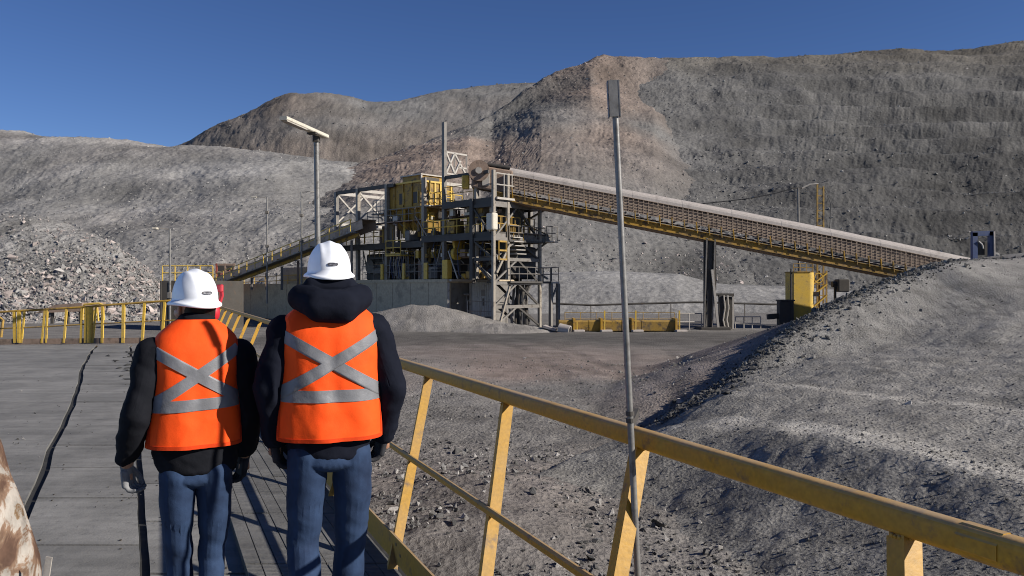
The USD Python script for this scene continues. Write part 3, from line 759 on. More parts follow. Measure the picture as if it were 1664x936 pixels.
for px, px2, w in ((-330, -335, .06), (-250, -255, .06), (-170, -174, .06), (-120, -124, .06), (-80, -84, .06), (-38, -42, .05), (23, 24, .07), (31, 31, .09), (40, 35, .05), (73, 68, .055), (77, 75, .05), (108, 104, .06), (133, 131, .05), (141, 140, .10), (147, 146, .13), (156, 151, .05), (167, 166, .07), (201, 200, .085), (235, 231, .07), (268, 263, .07), (302, 297, .07), (338, 334, .07)):
    b = MB(); b.bar(fx(px2, 557), fx(px, topy(px) + 1), w, w * 0.8)
    put('post', b, 'yellow_bright', fr)

# ---------------------------------------------------------------- blotched brown and white cover at the left edge
z = np.linspace(-0.02, 1.62, 40)
redge = np.interp(z, [-0.02, 0.5, 0.855, 1.05, 1.27, 1.5, 1.62], [-1.40, -1.40, -1.42, -1.475, -1.56, -1.68, -1.78])
a = np.linspace(0, 2 * np.pi, 72, endpoint=False)
vv = []
for zi, re in zip(z, redge):
    rx = np.interp(zi, [0, 0.9, 1.5, 1.62], [0.36, 0.33, 0.2, 0.06])
    cx_ = re - rx
    vv.append(np.stack([cx_ + rx * np.cos(a), 2.35 + 0.8 * rx * np.sin(a), np.full(72, zi)], -1))
vv = np.array(vv)
nrm = np.stack([np.cos(a), np.sin(a), 0 * a], -1)[None]
fold = 0.035 * (ridged(vv * [3.2, 3.2, 1.4], 3, 301) - 0.6) + 0.012 * (fbm(vv * 9, 3, 302) - 0.5)
vv = vv + nrm * fold[..., None]
m, n = vv.shape[:2]
fi = []
for i in range(m - 1):
    for j in range(n):
        q = [i * n + j, i * n + (j + 1) % n, (i + 1) * n + (j + 1) % n, (i + 1) * n + j]
        fi += [[q[0], q[1], q[2]], [q[0], q[2], q[3]]]
vv = np.vstack([vv.reshape(-1, 3), vv[-1].mean(0, keepdims=True), vv[0].mean(0, keepdims=True)])
for j in range(n):
    fi += [[(m - 1) * n + j, (m - 1) * n + (j + 1) % n, m * n], [(j + 1) % n, j, m * n + 1]]
usdkit.material(stage, L + 'blotched', {'g': ('geometry', {}), 'n': ('noise_texture', {'scale': 7.0, 'detail': 8.0, 'roughness': 0.6, 'distortion': 0.9}), 'n2': ('noise_texture', {'scale': 11.0, 'detail': 4.0, 'roughness': 0.6}),
    'r': ('rgb_ramp', {'ramp': [(0.40, (0.10, 0.055, 0.036)), (0.47, (0.2, 0.125, 0.08)), (0.50, (0.34, 0.30, 0.255)), (0.58, (0.36, 0.325, 0.28)), (0.62, (0.2, 0.125, 0.065)), (0.70, (0.07, 0.045, 0.03))]}),
    'r2': ('rgb_ramp', {'ramp': [(0.35, (0.6,) * 3), (0.6, (1.05,) * 3)]}), 'm': ('mix_color', {'blend_type': 'multiply', 'fac': 1.0, 'use_clamp': False}), 'b': ('bump', {'strength': 0.5, 'distance': 0.02}),
    'p': ('principled_bsdf', {'roughness': 0.8, 'specular_ior_level': 0.25})},
    [('g.position', 'n.vector'), ('g.position', 'n2.vector'), ('n.fac', 'r.fac'), ('n2.fac', 'r2.fac'), ('r.color', 'm.a'), ('r2.color', 'm.b'), ('m.result', 'p.base_color'), ('n2.fac', 'b.height'), ('b.normal', 'p.normal')], surface='p.BSDF')
cv = thing('blotched_cover', 'white cover with brown blotches standing at the left edge of the deck', 'cover', loc=(-1.7, 2.35, 0))
put('cloth', trimesh.Trimesh(vv, np.array(fi), process=False), 'blotched', cv, smooth=True)
st = MB(); st.bar(P(72, 960, 2.3), P(80, 905, 2.3), 0.004, 0.018)

put('strap', st, 'pale_steel', cv)

# ---------------------------------------------------------------- whip pole tied to the railing
pt, pb = P(1000, 186, 2.98), P(1037, 945, 2.98)
wp = thing('marker_pole', 'tall thin grey pole with a metal channel on top tied to the near railing', 'pole', loc=pb)
mid = pb + (pt - pb) * 0.30
u_ = (pt - pb) / np.linalg.norm(pt - pb)
low = pb - u_ * 0.35
put('pole', MB().path([low, mid, pt], [0.0122, 0.0122, 0.0115], 14), 'galvanised', wp, smooth=50)
ch = MB()
s_ = np.cross(u_, [0, 1, 0]); s_ /= np.linalg.norm(s_)
hb, ht = pt - u_ * 0.01, pt + u_ * 0.125
ch.bar(hb + s_ * 0.004 - [0, .012, 0], ht + s_ * 0.004 - [0, .012, 0], 0.034, 0.004, up=(0, 1, 0))
ch.bar(hb - s_ * 0.0165 - [0, .002, 0], ht - s_ * 0.0165 - [0, .002, 0], 0.004, 0.026, up=(0, 1, 0))
ch.bar(hb + s_ * 0.0235 - [0, -.004, 0], ht + s_ * 0.0235 - [0, -.004, 0], 0.004, 0.03, up=(0, 1, 0))
put('channel', ch, 'galvanised', wp)
cl = MB()
for q in (0.345, 0.36):
    w_ = pb + (pt - pb) * q
    cl.tube(w_ - u_ * 0.008, w_ + u_ * 0.008, 0.016, 12)
w_ = pb + (pt - pb) * 0.335
cl.bar(w_ + [0, 0.0, 0], w_ + [0.05, 0.18, 0.02], 0.02, 0.03)
put('clamp', cl, 'dark_steel', wp)

# ---------------------------------------------------------------- lamp posts
lp = thing('lamp_post', 'thick grey lamp post with a long flat lamp arm in front of the plant', 'lamp post', loc=(-5.3, 22.0, GZ))
lx = P(517, 300, 22.0)[0]
ltop = P(514, 224, 22.0)
put('pole', MB().path([(lx + .02, 22, GZ - 0.3), (lx, 22, 2.0), (ltop[0], 22, ltop[2])], [0.088, 0.082, 0.07], 16), 'galvanised', lp, smooth=50)
A = P(529, 222, 22.2); B = np.array([(460 - CX) / F * 20.0, 20.0, A[2] + 0.05])
put('arm', MB().bar(A, B, 0.21, 0.10, 0.02), 'lamp_body', lp)
put('lamp_head', MB().bar(A + (B - A) * 0.52 - [0, 0, .062], A + (B - A) * 0.98 - [0, 0, .062], 0.17, 0.022), 'pale_steel', lp)
put('bracket', MB().bar(ltop - [0, 0, .12], ltop + [0, 0, .12], 0.17, 0.2, 0.02), 'dark_steel', lp)
put('bracket', MB().bar(A + (B - A) * 0.30 - [0, 0, .07], A + (B - A) * 0.36 - [0, 0, .07], 0.25, 0.05), 'dark_steel', lp)

def thin_pole(name, label, px, ytop, Z, zb, r, head=True, armdir=-1, mat='galvanised', cat='lamp post', collar=()):
    t_ = P(px, ytop, Z)
    g = thing(name, label, cat, loc=(t_[0], Z, zb))
    put('pole', MB().tube((t_[0], Z, zb - 0.2), t_, r, 10), mat, g, smooth=50)
    if head:
        b = MB(); b.bar(t_ + [0, 0, -0.02], t_ + [armdir * 0.55 * Z / 33 * .9, -0.2, 0.04], 0.05, 0.04)
        put('arm', b, 'dull_steel', g)
        e = t_ + [armdir * 0.5 * Z / 33, -0.2, 0.0]
        put('lamp_head', MB().box(e, (0.34 * Z / 50, 0.25, 0.09), bevel=0.02), 'lamp_body', g)
    for q in collar:
        b = MB(); c_ = P(px, q, Z); b.box(c_, (r * 4, r * 4, 0.25), bevel=0.02); put('junction_box', b, 'dull_steel', g)
    return g
thin_pole('slim_lamp_post', 'slim lamp post standing behind the end railing by the dark block', 276, 372, 33.0, GZ, 0.042, collar=(480,))
thin_pole('slim_lamp_post', 'slim lamp post rising behind the left conveyor, nearer the rock slope', 434, 321, 72.0, 0.5, 0.07, collar=(400, 345))
thin_pole('slim_lamp_post', 'slim lamp post beside the thick lamp post, behind the left conveyor', 490, 312, 69.0, 0.5, 0.075, armdir=1, collar=(350, 392))
# ---------------------------------------------------------------- the plant: its own square frame, turned about 45 degrees
PO = np.array([P(802, 468, 58)[0], 58.0, 0.0])
E1 = np.array([-0.722, 0.692, 0.0]); E2 = np.array([0.692, 0.722, 0.0])
def pl(M, L_, z=0.0): return PO + M * E1 + L_ * E2 + np.array([0, 0, z])
def Mof(px, L_=0.0):
    k = (px - CX) / F; b = PO + L_ * E2
    return (b[0] - k * b[1]) / (k * E1[1] - E1[0])
def Lof(px, M=0.0):
    k = (px - CX) / F; b = PO + M * E1
    return (b[0] - k * b[1]) / (k * E2[1] - E2[0])
def zz(py, q): return H - (py - CY) / F * q[1]
PRZ = math.atan2(E2[1], E2[0])

def handrail(parent, pts, mat, h=1.05, gap=1.2, r=0.035, name='handrail', mid=True):
    b = MB(); pts = [np.asarray(p, float) for p in pts]
    for a, c_ in zip(pts[:-1], pts[1:]):
        n_ = max(1, int(round(np.linalg.norm(c_ - a) / gap)))
        for k in range(n_ + 1):
            q = a + (c_ - a) * k / n_
            b.tube(q, q + [0, 0, h], r, 5)
        for z_ in ((h,) if not mid else (h, h * 0.52)):
            b.tube(a + [0, 0, z_], c_ + [0, 0, z_], r, 5)
    return put(name, b, mat, parent)

def obox(M0, M1, L0, L1, z0, z1, bevel=0.0):
    c_ = pl((M0 + M1) / 2, (L0 + L1) / 2, (z0 + z1) / 2)
    return _obox(c_, (abs(L1 - L0), abs(M1 - M0), z1 - z0), E2, -E1, bevel)

# concrete platform -------------------------------------------------
MC = Mof(727)
ZP = zz(453, pl(MC, 0))
cp = thing('concrete_platform', 'long grey concrete platform wall under the yellow screening plant', 'platform', loc=pl(MC, 0, GZ))
MW = Mof(494)
nb = 9
for k in range(nb):
    a, b = MC + (MW - MC) * k / nb, MC + (MW - MC) * (k + 1) / nb
    put('wall_panel', obox(a + 0.02, b - 0.02, 0.0, 0.35, GZ - 0.5, ZP - 0.28), 'concrete', cp)
put('coping', obox(MC - .06, MW, -0.06, 0.5, ZP - 0.277, ZP - 0.02), 'concrete', cp)
put('slab', obox(MC, MW, 0.503, 8.0, ZP - 0.30, ZP - 0.03), 'concrete', cp)
LD = Lof(802, MC)
put('return_wall', obox(MC + 0.3, MC + 0.6, 0.353, LD + 2, GZ - .5, ZP - 0.303), 'dull_steel', cp)
fr_ = MB()
for l_ in (0.10, Lof(764, MC)):
    fr_.bar(pl(MC - 0.02, l_, GZ - .3), pl(MC - 0.02, l_, ZP - 0.30), 0.16)
    put('corner_post', fr_, 'pale_steel', cp); fr_ = MB()
l0, l1 = Lof(767, MC), Lof(801, MC)
n_ = 9
dz0, dz1 = zz(515, pl(MC, 3)), zz(458, pl(MC, 3))
dr = put('white_door', obox(MC - 0.02, MC + 0.08, l0, l1, dz0, dz1), 'white_door', cp, label='white ribbed double door')
for k in range(n_):
    l_ = l0 + (l1 - l0) * (k + 0.5) / n_
    put('rib', obox(MC - 0.06, MC - 0.02, l_ - 0.09, l_ + 0.09, dz0 + 0.05, dz1 - 0.06, 0.012), 'white_door', dr)
put('notice', obox(MC - 0.075, MC - 0.062, (l0 + l1) / 2 - 0.22, (l0 + l1) / 2 + 0.22, zz(481, pl(MC, 3)), zz(471, pl(MC, 3))), 'pale_steel', dr)
put('handle', obox(MC - 0.1, MC - 0.062, (l0 + l1) / 2 - 0.06, (l0 + l1) / 2 + 0.06, zz(497, pl(MC, 3)), zz(485, pl(MC, 3))), 'dull_steel', dr)
put('wall_lamp', MB().box(pl(MC - .1, 1.9, zz(478, pl(MC, 2))), (0.5, 0.5, 0.16), bevel=.04).bar(pl(MC - .1, 1.9, zz(478, pl(MC, 2))), pl(MC - .1, 1.95, zz(505, pl(MC, 2))), 0.1), 'dull_steel', cp)
handrail(cp, [pl(MC - 1.2, 1.0, GZ + .5), pl(MC - 1.2, 5.2, GZ + .3)], 'pale_steel', 1.6, 1.6, 0.03)
put('edge_strip', obox(MC - 0.35, MC - 0.065, 0.1, 5.3, ZP - 0.2, ZP - 0.03), 'pale_steel', cp)

gr_ = thing('platform_guard_rail', 'grey guard rail with yellow posts along the top of the concrete platform', 'railing', loc=pl(MC, 0, ZP))
handrail(gr_, [pl(Mof(588), 0.1, ZP), pl(MC, 0.1, ZP)], 'dull_steel', 1.15, 1.5, 0.03)
handrail(gr_, [pl(MC, 0.1, ZP), pl(MC, 5.3, ZP)], 'pale_steel', 1.15, 0.95, 0.032)
for px, w in ((620, .3), (655, .3), (691, .42)):
    m_ = Mof(px)
    put('yellow_post', obox(m_ - w / 2, m_ + w / 2, 0.0, 0.14, ZP, ZP + 1.28), 'yellow_bright', gr_)
put('yellow_corner_panel', obox(MC - .04, MC + .55, -0.05, 0.42, ZP, ZP + 1.45), 'yellow_bright', gr_)

# lower concrete wall to the left ------------------------------------
lw = thing('lower_concrete_wall', 'weathered lower concrete wall behind the shorter worker, below the left conveyor', 'wall', loc=pl(MW, 0, GZ))
ME = Mof(352)
for k in range(5):
    a, b = MW + (ME - MW) * k / 5, MW + (ME - MW) * (k + 1) / 5
    put('wall_panel', obox(a + 0.02, b - 0.02, 0.2, 0.55, GZ - 0.5, zz(461, pl((a + b) / 2, 0)) - 0.02), 'concrete', lw)
a = Mof(440); b = Mof(494)
put('parapet', obox(a, b, 1.2, 1.7, 1.5, zz(435, pl(a, 0))), 'concrete', lw)
handrail(lw, [pl(ME, 0.9, 1.7), pl(MW, 0.9, 2.0)], 'yellow_bright', 1.0, 2.2, 0.04)
put('yellow_post', obox(b - .2, b + .1, 0.9, 1.1, ZP - .1, zz(433, pl(b, 0))), 'yellow_bright', lw)

# screening building --------------------------------------------------
Z2, Z3 = zz(375, pl(0, 0)), zz(319, pl(0, 0))
sb_ = thing('screening_building', 'dark steel frame building with open floors carrying the yellow screen house', 'building', loc=pl(Mof(640), 3, ZP))
cols = {543: 312, 578: 306, 625: 299, 685: 288, 718: 198, 770: 300}
for px, ty in cols.items():
    m_ = Mof(px)
    q = pl(m_, 0)
    put('column', MB().bar(pl(m_, 0.25, ZP - 0.02), pl(m_, 0.25, zz(ty, q)), 0.30 if px not in (718,) else 0.27, up=tuple(E1)), 'dull_steel' if px in (718, 543) else 'tower_steel', sb_)
    if px != 718:
        put('column', MB().bar(pl(m_, 6.2, ZP - 0.02), pl(m_, 6.2, zz(ty, q) - 0.2), 0.28, up=tuple(E1)), 'dull_steel', sb_)
zs_top = Z2 + 2.2
ms0_ = Mof(686, .5)
mA, mB_, m6, m5, m7 = Mof(543), Mof(578), Mof(685), Mof(625), Mof(718)
zt_ = zz(312, pl(mA, 0)) - .1
for l_ in (0.25, 6.2):
    put('top_beam', MB().bar(pl(mA, l_, zt_), pl(m5 - 1.0, l_, zt_), 0.22, 0.3), 'dark_steel', sb_)
for m_ in (mA, mB_, m5):
    put('cross_beam', MB().bar(pl(m_, 0.25, zt_ - .02), pl(m_, 6.2, zt_ - .02), 0.18, 0.26), 'pale_steel', sb_)
    put('cross_beam', MB().bar(pl(m_, 0.25, Z2 + 1.6), pl(m_, 6.2, Z2 + 1.6), 0.16, 0.22), 'pale_steel', sb_)
    for s in (0, 1):
        put('brace', MB().bar(pl(m_ + .02 * s, 0.3 if s else 3.2, Z2 + 1.7), pl(m_ + .02 * s, 3.2 if s else 0.3, zt_ - .1), 0.12, 0.14), 'pale_steel', sb_)
    put('brace', MB().bar(pl(m_, 3.2, zt_ - .1), pl(m_, 6.1, Z2 + 1.7), 0.12, 0.14), 'pale_steel', sb_)
# floors
for (m0, m1, z_) in ((0.0, m6, Z2), (m6 + .01, mA - .3, Z2 - 0.35), (-0.1, m7, Z3)):
    put('floor_deck', obox(m0, m1, 0.0, 6.4, z_ - 0.12, z_ - .03), 'dark_steel', sb_)
    put('edge_beam', MB().bar(pl(m0, 0.08, z_ - 0.33), pl(m1, 0.08, z_ - 0.33), 0.14, 0.42), 'dark_steel', sb_)
    put('edge_beam', MB().bar(pl(m0 + .1, 0.16, z_ - 0.33), pl(m0 + .1, 6.3, z_ - 0.33), 0.14, 0.40), 'dull_steel', sb_)
    for k in range(5):
        m_ = m0 + (m1 - m0) * (k + .5) / 5
        put('joist', MB().bar(pl(m_, 0.2, z_ - 0.26), pl(m_, 6.3, z_ - 0.26), 0.1, 0.24), 'dark_steel', sb_)
handrail(sb_, [pl(m6, 0.1, Z2), pl(0.0, 0.1, Z2)], 'yellow_bright', 1.1, 1.3, 0.032)
handrail(sb_, [pl(0.0, 0.1, Z2), pl(0.0, 1.9, Z2)], 'yellow_dusty', 1.1, 0.7, 0.04)
handrail(sb_, [pl(mA - .4, 0.15, Z2 - .35), pl(m5 + .4, 0.15, Z2 - .35)], 'yellow_bright', 1.1, 1.4, 0.04)
handrail(sb_, [pl(m7, 0.1, Z3), pl(2.2, 0.1, Z3)], 'yellow_dusty', 1.1, 1.3, 0.03)
# lattice frame on the roof by the tall mast
zl0, zl1 = zz(281, pl(m7, 0)), zz(246, pl(m7, 0))
LQ = Lof(758, m7)
for a_, b_ in (((0.4, zl1), (LQ, zl1)), ((0.4, zl0), (LQ, zl0)), ((0.4, zl0), (0.4, zl1)), ((LQ, zl0), (LQ, zl1)), ((LQ * .5, zl0), (LQ * .5, zl1)),
               ((0.4, zl0), (LQ * .5, zl1)), ((0.4, zl1), (LQ * .5, zl0 + .1)), ((LQ * .5, zl1), (LQ, zl0)), ((LQ * .62, zl0 + .6), (LQ, zl0 + .6)), ((LQ * .5, zl0), (LQ * .75, zl1 - .5))):
    put('roof_lattice', MB().bar(pl(m7, a_[0], a_[1]), pl(m7, b_[0], b_[1]), 0.13), 'pale_steel', sb_)
put('cross_beam', MB().bar(pl(m7, 0.3, zl0 - .35), pl(0.8, 0.3, zl0 - .35), 0.16, 0.25), 'dark_steel', sb_)
put('cross_beam', MB().bar(pl(m7, 0.3, zl0 - .8), pl(m7, 6.0, zl0 - .8), 0.16, 0.25), 'pale_steel', sb_)
# stair flight inside
st_ = MB()
for k in range(12):
    st_.box(pl(3.2 + .24 * k, 3.2, ZP + .25 * k), (0.9, 0.26, 0.04), rz=PRZ)
put('stair', st_, 'dull_steel', sb_)
# pipes and ducts between floors
r = np.random.default_rng(41)
for k in range(34):
    m_ = r.uniform(0.5, 14.5); l_ = r.uniform(0.5, 5.5); z_ = ZP + r.uniform(0.1, 0.4) if k % 2 else Z2 + .1
    zt2 = (Z2 - .4) if k % 2 else Z2 + r.uniform(1.0, 2.0)
    put('pipe', MB().path([pl(m_, l_, z_), pl(m_, l_, zt2 - .6), pl(m_ + r.uniform(-1, 1), l_ + r.uniform(-.6, .6), zt2)], r.uniform(0.05, 0.12), 6), ['dull_steel', 'pale_steel', 'rust_brown', 'yellow_dusty'][k % 4], sb_)
for k in range(16):
    m_ = r.uniform(0.6, 15.0); l_ = r.uniform(0.4, 3.6); z_ = (ZP, Z2, Z2 - .35 if m_ > m6 else Z2)[k % 3]
    s = r.uniform(0.35, 0.9, 3)
    put('equipment_box', MB().add(_obox(pl(m_, l_, z_ + s[2] * .7 + .02), (s[0] * 1.3, s[1] * 1.3, s[2] * 1.4), E2, -E1, 0.05)), ['dark_steel', 'dull_steel', 'dark_steel', 'yellow_dusty', 'pale_steel'][k % 5], sb_)

# second, lighter skeleton inside: braces, hangers and catwalks with rails at every level
for k, (ma__, mb__) in enumerate(((m7, m6), (m6, m5), (0.0, m7), (m5, mB_))):
    for z0__, z1__ in ((ZP, Z2 - .5), (Z2, Z3 - .4)):
        if k in (0, 2) or z0__ == ZP:
            put('brace', MB().bar(pl(ma__, 5.9, z0__), pl(mb__, 5.9, z1__), .13), 'tower_steel', sb_)
            put('brace', MB().bar(pl(mb__, 6.0, z0__), pl(ma__, 6.0, z1__), .13), 'dull_steel', sb_)
for l_ in (1.9, 4.2):
    for m_ in (1.6, m7 + .1, m6 - .2, m6 + 2.2, m5 + .5):
        put('inner_column', MB().bar(pl(m_, l_, ZP), pl(m_, l_, Z3 - .5 if m_ < m6 else zs_top), .16), ('dull_steel', 'rust_brown')[int(l_ > 3)], sb_)
for z_, m0, m1, l_ in ((ZP + 1.7, 1.5, m6, 1.3), (Z2 + 1.5, 1.0, m6 - .2, 1.6), (Z3 - .1, m7 + .1, m6 - .3, .5), (Z2 + 1.35, m6 + .2, m5 + 2.6, .1), (ZP + 1.4, m6 + .2, mB_, 1.8)):
    put('catwalk', obox(m0, m1, l_, l_ + .8, z_ - .08, z_), 'rust_brown', sb_)
    handrail(sb_, [pl(m0, l_ + .05, z_), pl(m1, l_ + .05, z_)], ['yellow_dusty', 'dull_steel', 'yellow_dusty', 'tower_steel', 'yellow_dusty'][int(z_ * 3) % 5], 1.0, .8, .035)
    handrail(sb_, [pl(m0, l_ + .05, z_), pl(m0, l_ + .75, z_)], 'yellow_bright', 1.0, .7, .04)
for l_ in (1.4, 2.8, 4.4):
    for m_ in (0.1, m7 - .2, m6 - .3):
        handrail(sb_, [pl(m_ - .1, l_ - 1.1, Z2), pl(m_ - .1, l_, Z2)], ['yellow_dusty', 'pale_steel'][int(l_ * 10) % 2], 1.1, .7, .035)
for k, (m_, l_, z0__, z1__, rr_, mt_) in enumerate(((2.0, 2.2, Z2, Z2 + 1.9, .5, 'rust_brown'), (3.4, 1.5, Z2, Z2 + 1.5, .38, 'dull_steel'), (4.6, 2.4, Z2, Z2 + 2.0, .55, 'yellow_dusty'), (6.0, 1.6, Z2, Z2 + 1.7, .42, 'rust_brown'), (2.6, .9, ZP, ZP + 1.4, .36, 'yellow_dusty'), (m6 + 1.2, 1.2, ZP, ZP + 1.5, .45, 'rust_brown'), (m6 + 5.2, .9, Z2 - .35, Z2 + 1.2, .45, 'lamp_body'), (m6 + 6.8, 1.6, Z2 - .35, Z2 + .9, .5, 'rust_brown'))):
    put('vessel', MB().tube(pl(m_, l_, z0__), pl(m_, l_, z1__), rr_, 14).tube(pl(m_, l_, z1__), pl(m_, l_, z1__ + .3), rr_ * .55, 12), mt_, sb_, smooth=40)
put('chute', trimesh.convex.convex_hull(np.array([pl(a, b, c) for a, b, c in ((1.2, .6, Z3 - .5), (3.6, .6, Z3 - .5), (3.6, 2.6, Z3 - .5), (1.2, 2.6, Z3 - .5), (2.6, 1.2, Z2 + .9), (3.6, 1.2, Z2 + .9), (3.6, 2.2, Z2 + .9), (2.6, 2.2, Z2 + .9))])), 'dull_steel', sb_)

for k in range(60):
    m_, l_ = r.uniform(0.2, 13.5), r.uniform(0.15, 1.6)
    z_ = (ZP + .02, Z2 + .02, ZP + 1.7, Z2 + 1.4)[k % 4]
    w_ = r.uniform(.12, .45, 3)
    put('fitting', _obox(pl(m_, l_, z_ + w_[2] * .8), (w_[0], w_[1] * 1.4, w_[2] * 1.6), E2, -E1, .02), ('yellow_dusty', 'lamp_body', 'rust_brown', 'pale_steel', 'yellow_bright')[k % 5], sb_)
for k in range(14):
    m_, l_ = r.uniform(0.2, 13.5), r.uniform(0.15, .6)
    put('cable', MB().path([pl(m_, l_, Z2 - .5), pl(m_ + .3, l_, Z2 - 1.3), pl(m_ + r.uniform(-.6, 1.2), l_ + .2, ZP + .4), pl(m_ + r.uniform(-.6, 1.2), l_ + .2, ZP)], .03, 5), ('cable_black', 'pale_steel', 'blue_paint')[k % 3], sb_)
for m_ in (ms0_ - .5, ms0_ + 2.2):
    put('hopper_post', MB().bar(pl(m_, .45, Z2), pl(m_, .45, Z3 - .2), .2), 'yellow_bright', sb_)

for k in range(46):      # conduits, hangers and light bracing
    m_, l_ = r.uniform(0.0, 17.5), r.choice([.05, .6, 1.4, 2.4, 4.0])
    lo_ = r.choice([ZP, ZP + 1.2, Z2 - .3, Z2 + .4]); hi_ = lo_ + r.uniform(.9, 2.4)
    if m_ > m6 + 1: hi_ = min(hi_, zt_)
    kind = k % 3
    if kind == 0:
        put('conduit', MB().bar(pl(m_, l_, lo_), pl(m_, l_, hi_), .07), ('tower_steel', 'pale_steel', 'yellow_dusty')[k % 9 // 3], sb_)
    elif kind == 1:
        put('light_brace', MB().bar(pl(m_, l_, lo_), pl(min(17.8, m_ + r.uniform(.8, 1.8)), l_, hi_), .075), ('dull_steel', 'tower_steel', 'pale_steel')[k % 9 // 3], sb_)
    else:
        put('side_rail', MB().bar(pl(m_, l_, hi_), pl(m_, l_ + r.uniform(.9, 1.9), hi_), .07), ('pale_steel', 'yellow_bright', 'yellow_bright')[k % 9 // 3], sb_)

# machines on the platform; dark bodies put in to fill the shaded lower storey
for k, (m0, m1, l0_, l1_, h_, lab) in enumerate(((1.2, 4.2, 3.4, 6.0, 2.5, 'dark machine block under the middle floor behind the yellow gear guard'),
                                     (5.6, 9.0, 2.0, 5.6, 2.9, 'big dark crusher body under the yellow hopper'),
                                     (10.0, 13.2, 2.6, 5.8, 2.2, 'dark machine at the left end of the plant behind the yellow cage'),
                                     (14.0, 18.2, 2.0, 5.6, 2.3, 'dark machine body added as backing behind the leftmost columns of the plant'))):
    g = thing('plant_machine', lab, 'machine', loc=pl((m0 + m1) / 2, (l0_ + l1_) / 2, ZP))
    put('body', obox(m0, m1, l0_, l1_, ZP - .025, ZP + h_, 0.12), 'dark_steel', g)
    put('flange', obox(m0 - .1, m1 + .1, l0_ - .1, l1_ + .1, ZP + h_ * .62, ZP + h_ * .62 + .12), 'dull_steel', g)
    put('motor', MB().tube(pl(m0 + .4, l0_ - .9, ZP + .75), pl(m0 + 1.6, l0_ - .9, ZP + .75), 0.36, 12), 'dull_steel' if k else 'blue_paint', g, smooth=40)
    put('motor_base', obox(m0 + .3, m0 + 1.7, l0_ - 1.3, l0_ - .5, ZP - .025, ZP + .4), 'dark_steel', g)
    put('flywheel', MB().tube(pl(m1 - .9, l0_ - .02, ZP + 1.2), pl(m1 - .9, l0_ - .28, ZP + 1.2), 0.62, 18), 'dull_steel', g, smooth=40)

# yellow screen house and hopper --------------------------------------
ms0, ms1 = Mof(686, .5), Mof(628, .5)
ls1 = Lof(735, ms0)
zs0, zs1 = zz(335, pl(ms0, 0)), zz(293, pl(ms0, 0))
sh = thing('screen_house', 'dusty yellow boxy screen house with a tapering hopper under it', 'screen house', loc=pl((ms0 + ms1) / 2, 2, zs0))
put('body', obox(ms0, ms1, 0.5, ls1, zs0, zs1, 0.05), 'yellow_dusty', sh)
for k in range(5):
    m_ = ms0 + (ms1 - ms0) * (k + .06) / 4.15
    put('rib', obox(m_, m_ + .14, 0.40, 0.5, zs0, zs1 + .04), 'yellow_dusty', sh)
for k in range(6):
    l_ = 0.55 + (ls1 - .8) * k / 5
    put('rib', obox(ms0 - .1, ms0, l_, l_ + .16, zs0 + .1, zs1 + .03), 'yellow_bright', sh)
put('top_flange', obox(ms0 - .12, ms1 + .1, 0.36, ls1 + .1, zs1 - .06, zs1 + .08), 'yellow_bright', sh)
put('bottom_flange', obox(ms0 - .16, ms1 + .1, 0.34, ls1 + .1, zs0 - .1, zs0 + .08), 'yellow_dusty', sh)
for (m0, m1) in ((ms0 + .5, ms0 + 1.1), (ms0 + 2.3, ms0 + 2.9)):
    put('window', obox(m0, m1, 0.47, 0.52, zs0 + .35, zs0 + 1.25), 'dark_steel', sh)
    put('window_frame', obox(m0 - .08, m0, 0.43, 0.52, zs0 + .3, zs0 + 1.3), 'yellow_bright', sh)
for k in range(4):
    l_ = 0.9 + (ls1 - 1.6) * k / 3
    put('side_window', obox(ms0 - .05, ms0 + .03, l_, l_ + .34, zs0 + .45, zs0 + 1.1), 'dark_steel', sh)
zc = zz(281, pl(ms0, 0))
cab = put('roof_cab', obox(ms0 + .6, ms0 + 3.0, 0.9, 3.2, zs1 + .081, zc), 'yellow_dusty', sh)
put('roof', obox(ms0 + .45, ms0 + 3.15, 0.75, 3.4, zc, zc + .1), 'pale_steel', cab)
put('pane', obox(ms0 + .56, ms0 + .62, 1.2, 2.8, zs1 + .2, zc - .12), 'dark_steel', cab)
put('edge', obox(ms0 + .5, ms0 + .6, 0.82, 0.94, zs1 + .1, zc), 'pale_steel', cab)
def frustum(M0, M1, L0, L1, z0, m0, m1, l0, l1, z1):
    a_ = np.array([pl(M0, L0, z0), pl(M1, L0, z0), pl(M1, L1, z0), pl(M0, L1, z0), pl(m0, l0, z1), pl(m1, l0, z1), pl(m1, l1, z1), pl(m0, l1, z1)])
    return trimesh.convex.convex_hull(a_)
zh = Z2 + .05
put('hopper', frustum(ms0 + .05, ms1 - .05, 0.6, ls1 - .1, zs0 - .10, ms0 + 1.0, ms1 - 1.2, 1.5, ls1 - .8, zh), 'yellow_dusty', sh)
for k in range(3):
    f_ = (k + .5) / 3
    a_ = pl(ms0 + .05 + (ms1 - ms0 - .1) * f_, 0.58, zs0 - .12); b_ = pl(ms0 + 1.0 + (ms1 - ms0 - 2.2) * f_, 1.47, zh + .05)
    put('hopper_rib', MB().bar(a_, b_, 0.14), 'yellow_dusty', sh)
wk = obox(ms0 - 1.2, ms0 - .17, 0.2, ls1 + .3, zs0 - .06, zs0 + .04)
put('walkway', wk, 'pale_steel', sh)
handrail(sh, [pl(ms0 - 1.2, 0.25, zs0 + .04), pl(ms0 - 1.2, ls1, zs0 + .04)], 'yellow_bright', 1.0, 0.9, 0.04)
handrail(sh, [pl(ms1 + 1.6, 0.3, zs0 - .2), pl(ms1 + .1, 0.3, zs0 - .2)], 'pale_steel', 1.1, 0.6, 0.035)
put('side_landing', obox(ms1 + .05, ms1 + 1.7, 0.2, 3.0, zs0 - .3, zs0 - .2), 'dull_steel', sh)

